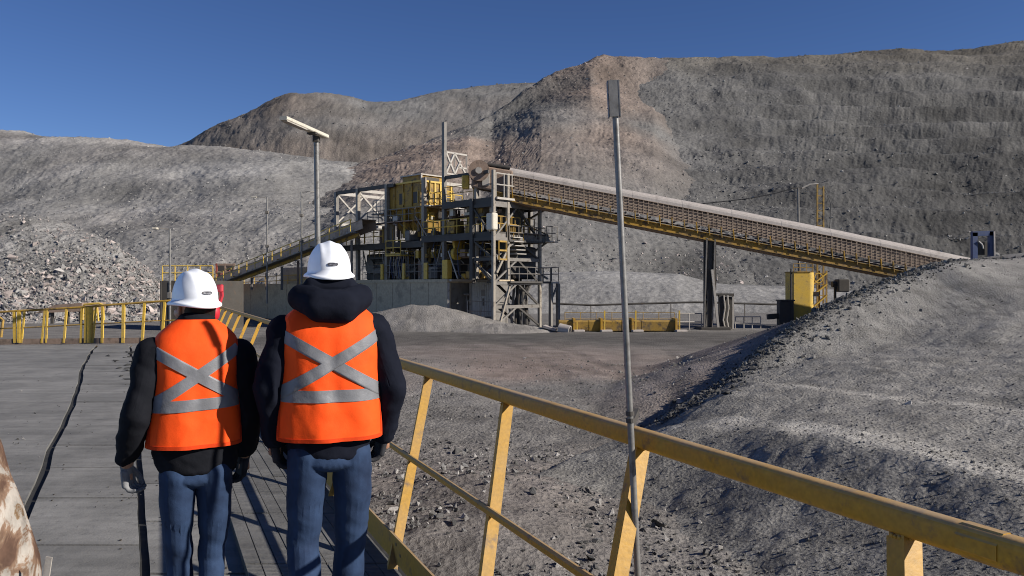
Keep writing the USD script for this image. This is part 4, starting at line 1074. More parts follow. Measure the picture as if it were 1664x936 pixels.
gg = thing('gear_guard', 'bright yellow gear guard plate in the open storey above the guard rail', 'gear guard', loc=pl(Mof(742), 1.6, ZP + 1.3))
q = pl(Mof(743, 1.0), 1.0)
zc0, zc1 = zz(421, q), zz(391, q); m_ = Mof(743, 1.0)
put('plate', frustum(m_ - .1, m_ + .1, 0.75, 1.6, zc0 + .5, m_ - .1, m_ + .1, 0.55, 1.75, zc1), 'yellow_bright', gg)
put('drum', MB().tube(pl(m_ - .14, 0.95, zc0 + .42), pl(m_ + .16, 0.95, zc0 + .42), 0.5, 18), 'yellow_bright', gg, smooth=40)
put('hub', MB().tube(pl(m_ - .22, 0.95, zc0 + .42), pl(m_ - .13, 0.95, zc0 + .42), 0.14, 12), 'dark_steel', gg, smooth=40)
put('stand', MB().bar(pl(m_, 1.2, ZP - .02), pl(m_, 1.2, zc0 + .5), 0.2), 'dark_steel', gg)

yc = thing('access_cage', 'bright yellow access cage with hanging cables below, left of the hopper', 'cage', loc=pl(Mof(640, -.3), -.3, ZP))
q = pl(Mof(640, -.3), -.3)
zc0, zc1 = zz(414, q), zz(391, q)
ma, mb = Mof(627, -.3), Mof(651, -.3)
put('floor', obox(mb, ma, -0.35, 1.2, zc0 - .1, zc0), 'yellow_bright', yc)
for m_ in (ma, (ma + mb) / 2, mb):
    put('upright', MB().bar(pl(m_, -.3, zc0), pl(m_, -.3, zc1), 0.08), 'yellow_bright', yc)
for z_ in (zc1, (zc0 + zc1) / 2, zc0 + .08):
    put('bar', MB().bar(pl(ma, -.3, z_), pl(mb, -.3, z_), 0.07), 'yellow_bright', yc)
put('side_rail', MB().bar(pl(mb, -.3, zc1), pl(mb, 1.15, zc1), 0.07), 'yellow_bright', yc)
for s in range(9):
    m_ = mb + (ma - mb) * (s + .5) / 9
    put('cable', MB().path([pl(m_, .1, zc0 - .1), pl(m_ + r.uniform(-.2, .2), 0, zc0 - .7), pl(m_ + r.uniform(-.3, .3), .1, ZP + .1)], 0.035, 5), 'blue_paint' if s % 2 else 'pale_steel', yc)
put('support', MB().bar(pl((ma + mb) / 2, .6, ZP - .02), pl((ma + mb) / 2, .6, zc0 - .1), 0.2), 'dark_steel', yc)
# extra steps and rails to the left of the cage
handrail(yc, [pl(ma + 3.2, 0.4, zc0 - .1), pl(ma + .3, 0.4, zc0 - .1)], 'yellow_dusty', 1.0, 0.8, 0.04)
put('landing', obox(ma + .05, ma + 3.3, 0.3, 1.6, zc0 - .25, zc0 - .12), 'dark_steel', yc)

# transfer tower --------------------------------------------------------
tw = thing('transfer_tower', 'tall braced steel transfer tower under the head of the conveyor', 'tower', loc=pl(0, 2.5, GZ))
LC = Lof(877); TM = 2.2
LB = Lof(825)
tops_ = {(0, 0): zz(276, pl(0, 0)), (0, LC): zz(333, pl(0, LC)), (TM, 0): Z3, (TM, LC): zz(330, pl(TM, LC)), (0, LB): zz(282, pl(0, LB))}
for (m_, l_), z_ in tops_.items():
    put('column', MB().bar(pl(m_, l_, GZ - .3 if l_ != LB and (m_, l_) != (TM, 0) else ZP - .1), pl(m_, l_, z_), 0.22 if m_ == 0 else 0.34, up=tuple(E1)), ('tower_steel' if m_ == 0 else 'dark_steel'), tw)
LV = [GZ + 1.7, ZP - .35, zz(422, pl(0, 2.5)), Z2 - .55, Z3 - .6]
for z_ in LV:
    for m_ in (0, TM):
        put('beam', MB().bar(pl(m_, 0 if m_ == 0 or z_ > ZP else LC * .5, z_), pl(m_, LC, z_), 0.16, 0.24), 'dull_steel' if m_ == 0 else 'dark_steel', tw)
    for l_ in ((0, LC) if z_ > ZP else (LC,)):
        put('beam', MB().bar(pl(0, l_, z_), pl(TM, l_, z_), 0.16, 0.24), 'dark_steel', tw)
Zs = [GZ + .2] + LV
for i, (za, zb) in enumerate(zip(Zs[:-1], Zs[1:])):
    if i in (0, 1, 3, 4, 2):
        a_, b_, c_ = (0, LC * .5, LC)
        put('brace', MB().bar(pl(0.02, a_, za), pl(0.02, b_, zb), 0.13), 'dull_steel', tw)
        put('brace', MB().bar(pl(0.02, c_, za), pl(0.02, b_, zb), 0.13), 'dark_steel', tw)
        if za > ZP - .5:
            put('brace', MB().bar(pl(TM, a_, za), pl(TM, b_, zb), 0.15), 'dark_steel', tw)
        put('brace', MB().bar(pl(TM, c_, za), pl(TM, b_, zb), 0.15), 'dark_steel', tw)
        put('brace', MB().bar(pl(0, LC, za), pl(TM, LC, zb), 0.13), 'dark_steel', tw)
        if za > ZP - .5:
            put('brace', MB().bar(pl(0, 0, za), pl(TM, 0, zb), 0.13), 'dark_steel', tw)
put('long_brace', MB().bar(pl(-.2, 0.1, ZP + .4), pl(-.2, LB, Z2 - .9), 0.16), 'tower_steel', tw)
put('long_brace', MB().bar(pl(-.2, LB, GZ + 3.2), pl(-.2, 0.3, GZ + .1), 0.14), 'tower_steel', tw)
# floors
for z_, l0_, l1_, m0_ in ((zz(391, pl(0, 3)), LB, LC + .4, -.2), (zz(457, pl(0, 3)), LB, LC + 1.0, -.3)):
    put('floor_deck', obox(m0_, TM, l0_, l1_, z_ - .14, z_), 'dark_steel', tw)
    handrail(tw, [pl(m0_, l0_, z_), pl(m0_, l1_, z_)], 'dull_steel', 1.05, 1.0, 0.032)
    handrail(tw, [pl(m0_, l1_, z_), pl(TM, l1_, z_)], 'dull_steel', 1.05, 1.0, 0.032)
z_ = zz(457, pl(0, 3)); LO = Lof(902)
put('landing', obox(-.4, 1.4, LC + 1.01, LO + .05, z_ - .16, z_ - .02), 'pale_steel', tw)
handrail(tw, [pl(-.35, LC + 1.0, z_), pl(-.35, LO, z_), pl(1.3, LO, z_)], 'dull_steel', 1.1, 0.8, 0.032)
for px_ in (LC + .95, LO):
    put('landing_leg', MB().bar(pl(-.3, px_, GZ - .3), pl(-.3, px_, z_ - .16), 0.24, up=tuple(E1)), 'dull_steel', tw)
put('brace', MB().bar(pl(-.3, LC + 1.0, z_ - 1.4), pl(-.3, LO, z_ - .2), 0.12), 'dull_steel', tw)
# side balcony at middle level
z_ = zz(391, pl(0, 5))
put('balcony', obox(-.5, 0.5, LC + .41, LC + 1.6, z_ - .12, z_ - .02), 'pale_steel', tw)
handrail(tw, [pl(-.45, LC + .3, z_), pl(-.45, LC + 1.55, z_)], 'dull_steel', 1.1, .6, 0.035)
# handrails at the head level and mid level on the lit side
handrail(tw, [pl(-.1, 0.15, Z3), pl(-.1, LB + 1.2, Z3)], 'pale_steel', 1.7, 0.8, 0.05)
put('head_landing', obox(-.3, 0.0, 0.1, LB + 1.4, Z3 - .2, Z3 - .04), 'pale_steel', tw)
handrail(tw, [pl(-.1, LB, Z2 - .6), pl(-.1, LB + 1.6, Z2 - .6)], 'yellow_dusty', 1.1, .6, 0.045)
for k in range(5):
    put('stair_tread', obox(-.3, .5, LB + .3 + .1 * k, LB + 1.3 + .1 * k, zz(392, pl(0, 3)) + .2 - .3 * k, zz(392, pl(0, 3)) + .26 - .3 * k), 'pale_steel', tw)
put('chute', frustum(0.3, 1.9, 1.6, 3.6, Z3 - .7, 0.7, 1.5, 2.2, 3.0, ZP + .3), 'dark_steel', tw)
put('yellow_gate', MB().bar(pl(-.25, .3, Z2 - 2.1), pl(-.25, .3, Z2 - .7), .12).bar(pl(-.25, 1.1, Z2 - 2.1), pl(-.25, 1.1, Z2 - .7), .12).bar(pl(-.25, .3, Z2 - .75), pl(-.25, 1.1, Z2 - .75), .12).bar(pl(-.25, .3, Z2 - 1.4), pl(-.25, 1.1, Z2 - 1.4), .12).bar(pl(-.25, .3, Z2 - 2.05), pl(-.25, 1.1, Z2 - 2.05), .12), 'yellow_dusty', tw)
put('lit_motor', MB().add(obox(-.5, .2, -.6, 0.0, Z2 + .02, Z2 + 1.25, .08)), 'lamp_body', tw)  # motor box in a pale body colour
for k in range(10):
    m_, l_ = r.uniform(0.1, 2.0), r.uniform(3.0, 4.7)
    put('pipe', MB().path([pl(m_, l_, GZ + .3), pl(m_ + r.uniform(-.3, .3), l_ + r.uniform(-.4, .4), GZ + 2), pl(m_ + r.uniform(-.4, .4), l_ + r.uniform(-.6, .6), ZP - .2)], r.uniform(0.06, 0.13), 6), ['dark_steel', 'dull_steel'][k % 2], tw)

# inclined conveyor to the right ------------------------------------------
CZ = 60.0
def cv_pt(px, up=0.0, side=0.0):
    top_y = np.interp(px, [770, 830, 1180, 1340, 1555, 1700], [262, 273, 339, 370, 415, 445])
    q = P(px, top_y, CZ + side)
    q = np.array([(px - CX) / F * CZ, CZ + side, H - (top_y - CY) / F * CZ + up]); return q
cvr = thing('inclined_conveyor', 'long inclined conveyor with a pale rounded cover and brown mesh sides', 'conveyor', loc=cv_pt(1180, -2.7) * [1, 1, 0] + [0, 0, GZ])
edges = np.linspace(828, 1585, 20)
prof = [(0.66 * math.cos(a_), 0.60 * abs(math.sin(a_)) ** 0.75) for a_ in np.linspace(0, math.pi, 13)]
def cover(pxa, pxb, r_=1.0):
    a_, b_ = cv_pt(pxa, -.60), cv_pt(pxb, -.60)
    v, f = [], []
    n_ = len(prof)
    for q, inr in ((a_, 1), (b_, 1), (a_, .94), (b_, .94)):
        for y_, z_ in prof:
            v.append(q + [0, -y_ * inr * r_, z_ * inr * r_])
    for i in range(n_ - 1):
        f += [[i, i + 1, n_ + i + 1], [i, n_ + i + 1, n_ + i]]
        k = 2 * n_
        f += [[k + i, k + n_ + i + 1, k + i + 1], [k + i, k + n_ + i, k + n_ + i + 1]]
        f += [[i, k + i, k + i + 1], [i, k + i + 1, i + 1], [n_ + i, n_ + i + 1, k + n_ + i + 1], [n_ + i, k + n_ + i + 1, k + n_ + i]]
    for i in (0, n_ - 1):
        f += [[i, n_ + i, 2 * n_ + n_ + i], [i, 3 * n_ + i, 2 * n_ + i]]
    m = trimesh.Trimesh(np.array(v), np.array(f), process=False); m.fix_normals(); return m
for i, (a_, b_) in enumerate(zip(edges[:-1], edges[1:])):
    put('cover_sheet', cover(a_ - (0.8 if i else 0), b_ + .6, 1.0 + 0.012 * (i % 2)), 'cover_sheet', cvr)
paint_mat('mesh_tan', (0.40, 0.30, 0.22), worn=(0.2, 0.145, 0.105), amount=0.45, scale=1.5, dust=0.4, dustc=(0.34, 0.27, 0.21), rough=0.8)
paint_mat('gallery_brown', (0.25, 0.195, 0.15), worn=(0.14, 0.105, 0.08), amount=0.45, scale=1.5, dust=0.4, dustc=(0.26, 0.21, 0.17), rough=0.85)
# mesh guards, one per bay
for a_, b_ in zip(edges[:-1], edges[1:]):
    b = MB()
    a_ += 0.6; b_ -= 0.6
    for k in range(6):
        f_ = k / 5
        q = a_ + (b_ - a_) * f_
        b.bar(cv_pt(q, -.62, -.66), cv_pt(q, -1.66, -.66), 0.028)
    for k in range(6):
        b.bar(cv_pt(a_, -.62 - k * .208, -.68), cv_pt(b_, -.62 - k * .208, -.68), 0.026)
    put('mesh_guard', b, 'mesh_tan', cvr)
put('guard_backing', MB().bar(cv_pt(828, -1.1, -.52), cv_pt(1585, -1.1, -.52), 0.03, 0.96), 'gallery_brown', cvr)
put('return_belt', MB().bar(cv_pt(815, -1.86, -.35), cv_pt(1585, -1.86, -.35), 0.9, 0.05), 'cover_sheet', cvr)
put('stringer', MB().bar(cv_pt(800, -2.30, -.72), cv_pt(1585, -2.30, -.72), 0.18, 0.52).bar(cv_pt(800, -2.06, -.78), cv_pt(1585, -2.06, -.78), 0.34, 0.05).bar(cv_pt(800, -2.55, -.78), cv_pt(1585, -2.55, -.78), 0.34, 0.05), 'yellow_dusty', cvr)
put('stringer', MB().bar(cv_pt(800, -2.30, .72), cv_pt(1585, -2.30, .72), 0.18, 0.52), 'yellow_dusty', cvr)
put('bottom_plate', MB().bar(cv_pt(800, -2.60, 0), cv_pt(1585, -2.60, 0), 1.7, 0.04), 'rust_brown', cvr)
for i, px in enumerate(np.linspace(832, 1540, 37)):
    put('cross_post', MB().bar(cv_pt(px, -1.55, -.92), cv_pt(px, -2.06, -.92), 0.07).bar(cv_pt(px, -1.6, -.98), cv_pt(px + 1.5, -2.35, -.98), 0.055), 'yellow_dusty' if i % 3 else 'yellow_paint', cvr)
    put('idler', MB().tube(cv_pt(px + 6, -1.78, -.6), cv_pt(px + 6, -1.78, .6), 0.08, 8), 'dark_steel', cvr)
hd = put('head_housing', MB().add(_obox(cv_pt(800, -1.15), (2.9, 1.5, 1.7), np.array([1, 0, -.17]) / np.linalg.norm([1, 0, -.17]), np.array([0, 1., 0]), 0.1)), 'rust_brown', cvr)
put('drum_cover', MB().tube(cv_pt(779, -.75, -.95), cv_pt(779, -.75, .95), 0.78, 20), 'rust_brown', hd, smooth=40)
put('hood', MB().bar(cv_pt(792, -.14), cv_pt(829, -.08), 1.45, 0.25, .08), 'dark_steel', hd)
put('hub', MB().tube(cv_pt(779, -.75, -1.06), cv_pt(779, -.75, -.94), 0.25, 12), 'pale_steel', hd, smooth=40)
put('inspection_door', MB().box(cv_pt(790, -1.3, -.80), (0.55, 0.1, 0.9), bevel=.02), 'pale_steel', hd)
put('yellow_motor', MB().box(cv_pt(757, -1.6, -.2), (0.55, 0.8, 1.0), bevel=.08), 'yellow_bright', hd)

# support of the conveyor ---------------------------------------------------
sx = P(1150, 468, CZ)[0]
sp = thing('conveyor_support', 'dark steel support column with a slanting leg under the conveyor', 'support', loc=(sx, CZ, GZ))
for s in (-.62, .62):
    put('column', MB().bar((sx, CZ + s, GZ - .2), cv_pt(1150, -2.55, s), 0.30), 'dark_steel', sp)
put('web_panel', MB().bar((sx, CZ - .7, 1.5), cv_pt(1150, -2.6, -.7), 0.9, 0.06), 'dark_steel', sp)
for px_ in (1144, 1157):
    put('flange', MB().bar(P(px_, 540, CZ - .85), cv_pt(px_, -2.56, -.85), 0.09, 0.2), 'dull_steel', sp)
put('slanting_leg', MB().bar(P(1157, 438, CZ - .95), P(1168, 541, CZ - .95), 0.17), 'pale_steel', sp)
put('slanting_leg', MB().bar(P(1158, 460, CZ + .3), P(1146, 541, CZ + .3), 0.17), 'dull_steel', sp)
put('foot', MB().box((sx + .35, CZ, GZ + .05), (2.2, 2.2, .3), bevel=.03), 'dark_steel', sp)
for z_ in (-.2, .8, 1.9):
    put('tie', MB().bar((sx, CZ - .55, z_), (sx, CZ + .55, z_), 0.14), 'dark_steel', sp)

gf = thing('gate_frame', 'dark portal frame with a pale right post beside the conveyor support', 'frame', loc=P(1180, 540, CZ + .5))
z0_ = GZ - .1
put('post', MB().bar(P(1171, 539, CZ + .5), P(1171, 479, CZ + .5), .3), 'dark_steel', gf)
put('post', MB().bar(P(1191, 539, CZ + .5), P(1191, 478, CZ + .5), .13), 'pale_steel', gf)
put('lintel', MB().bar(P(1162, 479, CZ + .5), P(1192, 479, CZ + .5), .25, .22), 'dark_steel', gf)
put('panel', MB().bar(P(1171, 510, CZ + .8), P(1190, 510, CZ + .8), .05, 2.6), 'dark_steel', gf)
for px_ in (1176, 1182):
    put('hanging_hose', MB().path([P(px_, 480, CZ + .3), P(px_ + 2, 500, CZ + .3), P(px_ - 1, 520, CZ + .3), P(px_ + 3, 538, CZ + .3)], 0.06, 6), 'pale_steel', gf)

yr_ = thing('yard_railing', 'low pale railing between the portal frame and the dark cabinet', 'railing', loc=P(1215, 535, 61.5))
handrail(yr_, [P(1195, 537, 61.5), P(1236, 537, 61.5)], 'pale_steel', 1.05, 0.75, 0.045)
yr2 = thing('yard_railing', 'thin yellow railing standing behind the long yellow trough', 'railing', loc=P(1050, 535, 58.5))
handrail(yr2, [P(918, 530, 58.5), P(1096, 530, 58.5)], 'yellow_dusty', 1.0, 1.1, 0.026)
yr3 = thing('yard_railing', 'low dusty railing just right of the yellow trough, before the conveyor support', 'railing', loc=P(1120, 537, 59))
handrail(yr3, [P(1100, 538, 59), P(1140, 538, 59.4)], 'pale_steel', 1.3, 0.9, 0.04)

# trough ----------------------------------------------------------------------
tz_ = 57.0
tr = thing('yellow_trough', 'long low dusty yellow trough lying in front of the pale bench', 'trough', loc=P(1000, 541, tz_))
for a_, b_ in ((908, 955), (956, 1008), (1009, 1040), (1041, 1098)):
    hgt = .80
    q0, q1 = P(a_, 541, tz_), P(b_, 541, tz_)
    q0[2] = q1[2] = GZ
    m = sweep([(-.55, .08), (-.38, 0.0), (.38, 0.0), (.55, .08), (.62, hgt * .9), (.55, hgt), (-.55, hgt), (-.62, hgt * .9)], q0, q1)
    put('trough_section', m, 'yellow_dusty', tr)
for px_ in (932, 976, 1026, 1096):
    q = P(px_, 541, tz_); q[2] = GZ
    put('flange', MB().box(q + [0, 0, .46], (.16, 1.5, .98)), 'yellow_paint', tr)
    put('valve_post', MB().bar(q + [.2, -.7, 0], q + [.2, -.7, 1.5 if px_ > 940 else .7], .1), 'yellow_bright', tr)
    put('foot', MB().box(q + [.3, -.75, .08], (.8, .4, .16), rz=.2, bevel=.03), 'cover_sheet', tr)
pp = thing('yard_pipe', 'long dark horizontal pipe running behind the yellow trough', 'pipe', loc=P(1030, 493, 74))
put('pipe', MB().path([P(895, 493, 74), P(960, 496, 74), P(1020, 494, 74), P(1130, 491, 74), P(1270, 495, 74)], .09, 8), 'dark_steel', pp)
for px_ in (960, 1090, 1210):
    put('stand', MB().bar(P(px_, 494, 74), P(px_, 522, 74), .09), 'dull_steel', pp)

cb = thing('control_cabinet', 'dark metal cabinet standing left of the yellow tank', 'cabinet', loc=P(1276, 533, 63.0))
put('body', MB().box(P(1276, 509, 63.0), (1.05, .9, 2.0), bevel=.04), 'dark_steel', cb)
put('roof', MB().box(P(1276, 488, 63.0), (1.2, 1.05, .1), bevel=.03), 'dark_steel', cb)
put('door', MB().box(P(1275, 508, 62.5), (.8, .06, 1.7), bevel=.02), 'dark_steel', cb)
put('duct', MB().bar(P(1247, 515, 63.2), P(1268, 513, 63.2), .4), 'dark_steel', cb)

tk = thing('yellow_tank', 'tall bright yellow tank with a rounded right side near the stockpile', 'tank', loc=P(1301, 527, 64.0))
xa, xb = P(1283, 468, 64)[0], P(1318, 468, 64)[0]
pf = [(xa, 63.0), (xb - .5, 63.0)] + [(xb - .5 + .5 * math.sin(a_), 63.5 - .5 * math.cos(a_)) for a_ in np.linspace(.15, math.pi - .15, 12)] + [(xb - .5, 64.0), (xb - .5, 65.0), (xa, 65.0)]
z0_, z1_ = P(0, 527, 64)[2], P(0, 443, 64)[2]
put('shell', poly_plate(pf, z0_, z1_), 'yellow_bright', tk, smooth=35)
put('rim', poly_plate([(xa - .05, 62.95), (xb - .4, 62.95), (xb - .4, 65.05), (xa - .05, 65.05)], z1_, z1_ + .08), 'yellow_dusty', tk)
put('edge_pipe', MB().tube((xa - .18, 63.1, z0_), (xa - .18, 63.1, z1_ + .3), .08, 8), 'dark_steel', tk)
handrail(tk, [(xa, 63.1, z1_ + .08), (xb - .2, 63.1, z1_ + .08)], 'yellow_dusty', .6, .6, .035)
ys_ = thing('yellow_stair_tower', 'narrow yellow stair tower just right of the yellow tank', 'stair tower', loc=P(1331, 520, 64.5))
for px_ in (1320, 1331, 1343):
    put('upright', MB().bar(P(px_, 535, 64.2 + (px_ % 3)), P(px_, 440, 64.2 + (px_ % 3)), .12), 'yellow_dusty', ys_)
for y0_, y1_ in ((520, 500), (500, 480), (480, 462), (462, 444)):
    put('flight', MB().bar(P(1320, y0_, 64.6), P(1343, y1_, 64.6), .3, .1), 'yellow_bright', ys_)
    put('landing', MB().bar(P(1320, y1_, 64.9), P(1343, y1_, 64.9), .5, .06), 'yellow_dusty', ys_)
put('ring', MB().path([P(1330 + 7 * math.cos(a_), 452 + 8 * math.sin(a_), 64.0) for a_ in np.linspace(0, 2 * math.pi, 13)], .05, 5), 'yellow_bright', ys_)
put('sign_plate', MB().box(P(1326, 478, 63.9), (.45, .05, .34)), 'cover_sheet', ys_)
dm = thing('drive_unit', 'dark drive unit under the low end of the conveyor', 'machine', loc=P(1367, 470, 63))
put('body', MB().box(P(1368, 464, 63), (.9, .9, 1.0), bevel=.08), 'dark_steel', dm)
put('motor', MB().tube(P(1352, 462, 63), P(1362, 462, 63), .25, 12), 'dark_steel', dm, smooth=40)
put('bracket', MB().bar(P(1357, 462, 63), P(1357, 500, 63), .15), 'dark_steel', dm)

# masts and cable ---------------------------------------------------------------
ma_ = thing('cable_mast', 'thin mast with a crossbar behind the conveyor', 'mast', loc=P(1298, 440, 66))
put('pole', MB().tube(P(1299, 530, 66), P(1297, 306, 66), .09, 8), 'dull_steel', ma_)
put('crossbar', MB().bar(P(1286, 306, 66), P(1303, 306, 66), .1, .12), 'dark_steel', ma_)
lm = thing('lattice_mast', 'yellowish lattice mast with a ladder behind the conveyor', 'mast', loc=P(1333, 440, 66))
for px_ in (1328, 1338):
    put('leg', MB().bar(P(px_, 530, 66), P(px_, 299 if px_ < 1330 else 303, 66), .12), 'yellow_dusty', lm)
    put('leg', MB().bar(P(px_, 530, 66.6), P(px_, 303, 66.6), .1), 'yellow_dusty', lm)
ygs = np.linspace(306, 440, 12)
for i, (a_, b_) in enumerate(zip(ygs[:-1], ygs[1:])):
    put('rung', MB().bar(P(1328, a_, 66), P(1338, a_, 66), .07), 'yellow_dusty', lm)
    put('lacing', MB().bar(P(1328 if i % 2 else 1338, a_, 66), P(1338 if i % 2 else 1328, b_, 66), .06), 'dull_steel', lm)
put('top_arm', MB().path([P(1303, 306, 66), P(1315, 300, 66), P(1330, 299, 66)], .07, 6), 'pale_steel', lm)
ca = thing('slack_cable', 'dark slack cable hanging from the masts to the conveyor', 'cable', loc=P(1200, 325, 66))
put('strand', MB().path([P(x_, y_, 66) for x_, y_ in ((1098, 334), (1140, 331), (1180, 327), (1220, 322), (1260, 314), (1288, 306))], .045, 6), 'cable_black', ca)
put('strand', MB().path([P(x_, y_, 66) for x_, y_ in ((1338, 303), (1350, 330), (1348, 380), (1346, 430))], .03, 6), 'cable_black', ca)

# blue frame behind the pile
bf = thing('blue_frame', 'dark blue steel frame on the crest of the stockpile', 'frame', loc=P(1597, 416, 57))
put('post', MB().bar(P(1583, 424, 57), P(1583, 378, 57), .35, .3), 'blue_paint', bf)
put('post', MB().bar(P(1610, 424, 57), P(1610, 376, 57), .3, .3), 'blue_paint', bf)
put('edge_strip', MB().bar(P(1615, 424, 56.9), P(1614, 376, 56.9), .09, .3), 'cover_sheet', bf)
put('lintel', MB().bar(P(1579, 380, 57), P(1612, 379, 57), .3, .34), 'blue_paint', bf)
put('inner_plate', MB().bar(P(1587, 404, 57.3), P(1606, 404, 57.3), .04, .9), 'dark_steel', bf)
put('arm', MB().path([P(1590, 392, 56.8), P(1596, 397, 56.8), P(1598, 404, 56.8)], .05, 6), 'pale_steel', bf)

# left conveyor -------------------------------------------------------------------
def lc(f_, up=0.0, side=0.0):
    a_, b_ = P(345, 458, 84), P(600, 358, 66.5)
    d_ = (b_ - a_)[:2]; d_ /= np.linalg.norm(d_); n_ = np.array([d_[1], -d_[0], 0])
    return a_ + (b_ - a_) * f_ + np.array([0, 0, up]) + n_ * side
lcv = thing('left_conveyor', 'brown inclined conveyor rising to the plant between the two workers', 'conveyor', loc=lc(.5) * [1, 1, 0] + [0, 0, GZ])
put('skirt', MB().bar(lc(0, -.35, .7), lc(1, -.35, .7), .06, .75), 'mesh_tan', lcv)
put('skirt', MB().bar(lc(0, -.35, -.7), lc(1, -.35, -.7), .06, .75), 'rust_brown', lcv)
put('cover', MB().bar(lc(0, .04, 0), lc(1, .04, 0), 1.5, .05), 'rust_brown', lcv)
put('stringer', MB().bar(lc(0, -1.25, 1.1), lc(1, -1.25, 1.1), .15, .3), 'yellow_dusty', lcv)
put('walkway', MB().bar(lc(0, -1.1, 1.5), lc(1, -1.1, 1.5), .8, .06), 'dull_steel', lcv)
handrail(lcv, [lc(0, -1.05, 1.9), lc(1, -1.05, 1.9)], 'yellow_bright', 1.0, 1.5, .04)
for k in range(10):
    f_ = (k + .5) / 10
    put('bent', MB().bar(lc(f_, -1.4, .8), np.array([*lc(f_, 0, .8)[:2], min(1.5, lc(f_, -1.4)[2] - .3)]), .18).bar(lc(f_, -.6, .75), lc(min(1, f_ + .08), -1.25, 1.0), .1), 'dull_steel' if k % 2 else 'rust_brown', lcv)
    put('idler_box', MB().box(lc(f_, -.85, 1.0), (.5, .3, .3), bevel=.04), ['lamp_body', 'rust_brown', 'yellow_dusty'][k % 3], lcv)

# scrap at the foot of the tower
sc_ = thing('concrete_pipe', 'short pale concrete pipe piece lying on rubble at the foot of the tower', 'pipe', loc=P(918, 537, 56.2))
c0 = P(909, 533, 56.0); c1 = P(926, 537, 55.7)
put('barrel', MB().tube(c0, c1, .34, 16), 'cover_sheet', sc_, smooth=40)
put('bore', MB().tube(c1 - (c1 - c0) * .02, c1 + (c1 - c0) * .015, .25, 14), 'cable_black', sc_)
sl_ = thing('concrete_slab', 'broken pale concrete slab leaning on soil right of the tower foot', 'slab', loc=P(897, 535, 56.6))
put('slab', MB().bar(P(884, 530, 56.6), P(905, 536, 56.4), 1.1, .16), 'cover_sheet', sl_)
pl_ = thing('timber_plank', 'weathered plank lying on the soil before the concrete pipe', 'plank', loc=P(930, 542, 55))
put('board', MB().bar(P(905, 541, 55.2), P(945, 545, 54.6), .25, .08), 'rust_brown', pl_)
# things behind the end railing -----------------------------------------------------
ab = thing('dark_abutment', 'dark block with a yellow rail on top, left of the shorter worker', 'block', loc=P(295, 515, 60))
q0, q1 = P(262, 515, 60), P(345, 515, 60)
zt_ = P(0, 456, 60)[2]
put('body', trimesh.creation.extrude_polygon(Polygon([(q0[0], 60), (q1[0], 60), (q1[0] + 1, 64), (q0[0] + .5, 64)]), zt_ - GZ + .4, engine='earcut').apply_translation([0, 0, GZ - .4]), 'dark_steel', ab)
for k in range(6):
    x_ = q0[0] + (q1[0] - q0[0]) * k / 5
    put('rib', MB().bar((x_, 59.96, GZ), (x_, 59.96, zt_ - .02), .1), 'dark_steel', ab)
handrail(ab, [(q0[0] + .05, 60.1, zt_), (q1[0], 60.1, zt_)], 'yellow_bright', 1.1, .9, .045)
rf = thing('rusty_feed_frame', 'rusty box frame with a drum beside the foot of the left conveyor', 'frame', loc=P(365, 458, 84))
for px_ in (352, 366, 380):
    for d_ in (0, 1.8):
        put('post', MB().bar(P(px_, 470, 83 + d_), P(px_, 428, 83 + d_), .15), 'red_paint' if px_ < 360 else 'rust_brown', rf)
for y_ in (430, 442, 452):
    put('beam', MB().bar(P(350, y_, 83), P(382, y_, 83), .14, .2), 'rust_brown', rf)
put('drum', MB().tube(P(361, 447, 83.4), P(373, 447, 83.4), .5, 14), 'red_paint', rf, smooth=40)
put('back_plate', MB().bar(P(352, 442, 84.6), P(381, 442, 84.6), .06, 1.6), 'dark_steel', rf)
rw = thing('rusty_ramp', 'rust brown steel wedge lying behind the end railing', 'ramp', loc=P(105, 515, 44))
a_ = [P(56, 509, 44), P(133, 506, 44), P(133, 492, 44), P(90, 495, 44)]
b_ = [x_ + np.array([0.3, 2.0, 0]) for x_ in a_]
put('plate', trimesh.convex.convex_hull(np.array(a_ + b_)), 'rust_brown', rw)
for px_ in (85, 110, 131):
    put('stay', MB().bar(P(px_, 506, 44.2), P(px_, 526, 44.2), .14), 'dark_steel', rw)
ygr = thing('short_yellow_rail', 'short yellow rail with curved ends beside the rust brown wedge', 'railing', loc=P(150, 515, 42))
put('loop', MB().path([P(134, 520, 42), P(134, 500, 42), P(137, 495, 42), P(160, 493, 42), P(167, 495, 42), P(169, 520, 42)], .06, 7), 'yellow_bright', ygr, smooth=60)
put('loop', MB().path([P(152, 522, 42), P(153, 505, 42), P(158, 500, 42), P(160, 522, 42)], .05, 7), 'yellow_bright', ygr, smooth=60)
yg2 = thing('short_yellow_rail', 'curved yellow rail end behind the leftmost posts of the end railing', 'railing', loc=P(0, 530, 38))
put('loop', MB().path([P(-70, 548, 38), P(-68, 515, 38), P(-40, 508, 38), P(-5, 512, 38), P(5, 520, 38), P(2, 548, 38)], .06, 7), 'yellow_dusty', yg2, smooth=60)
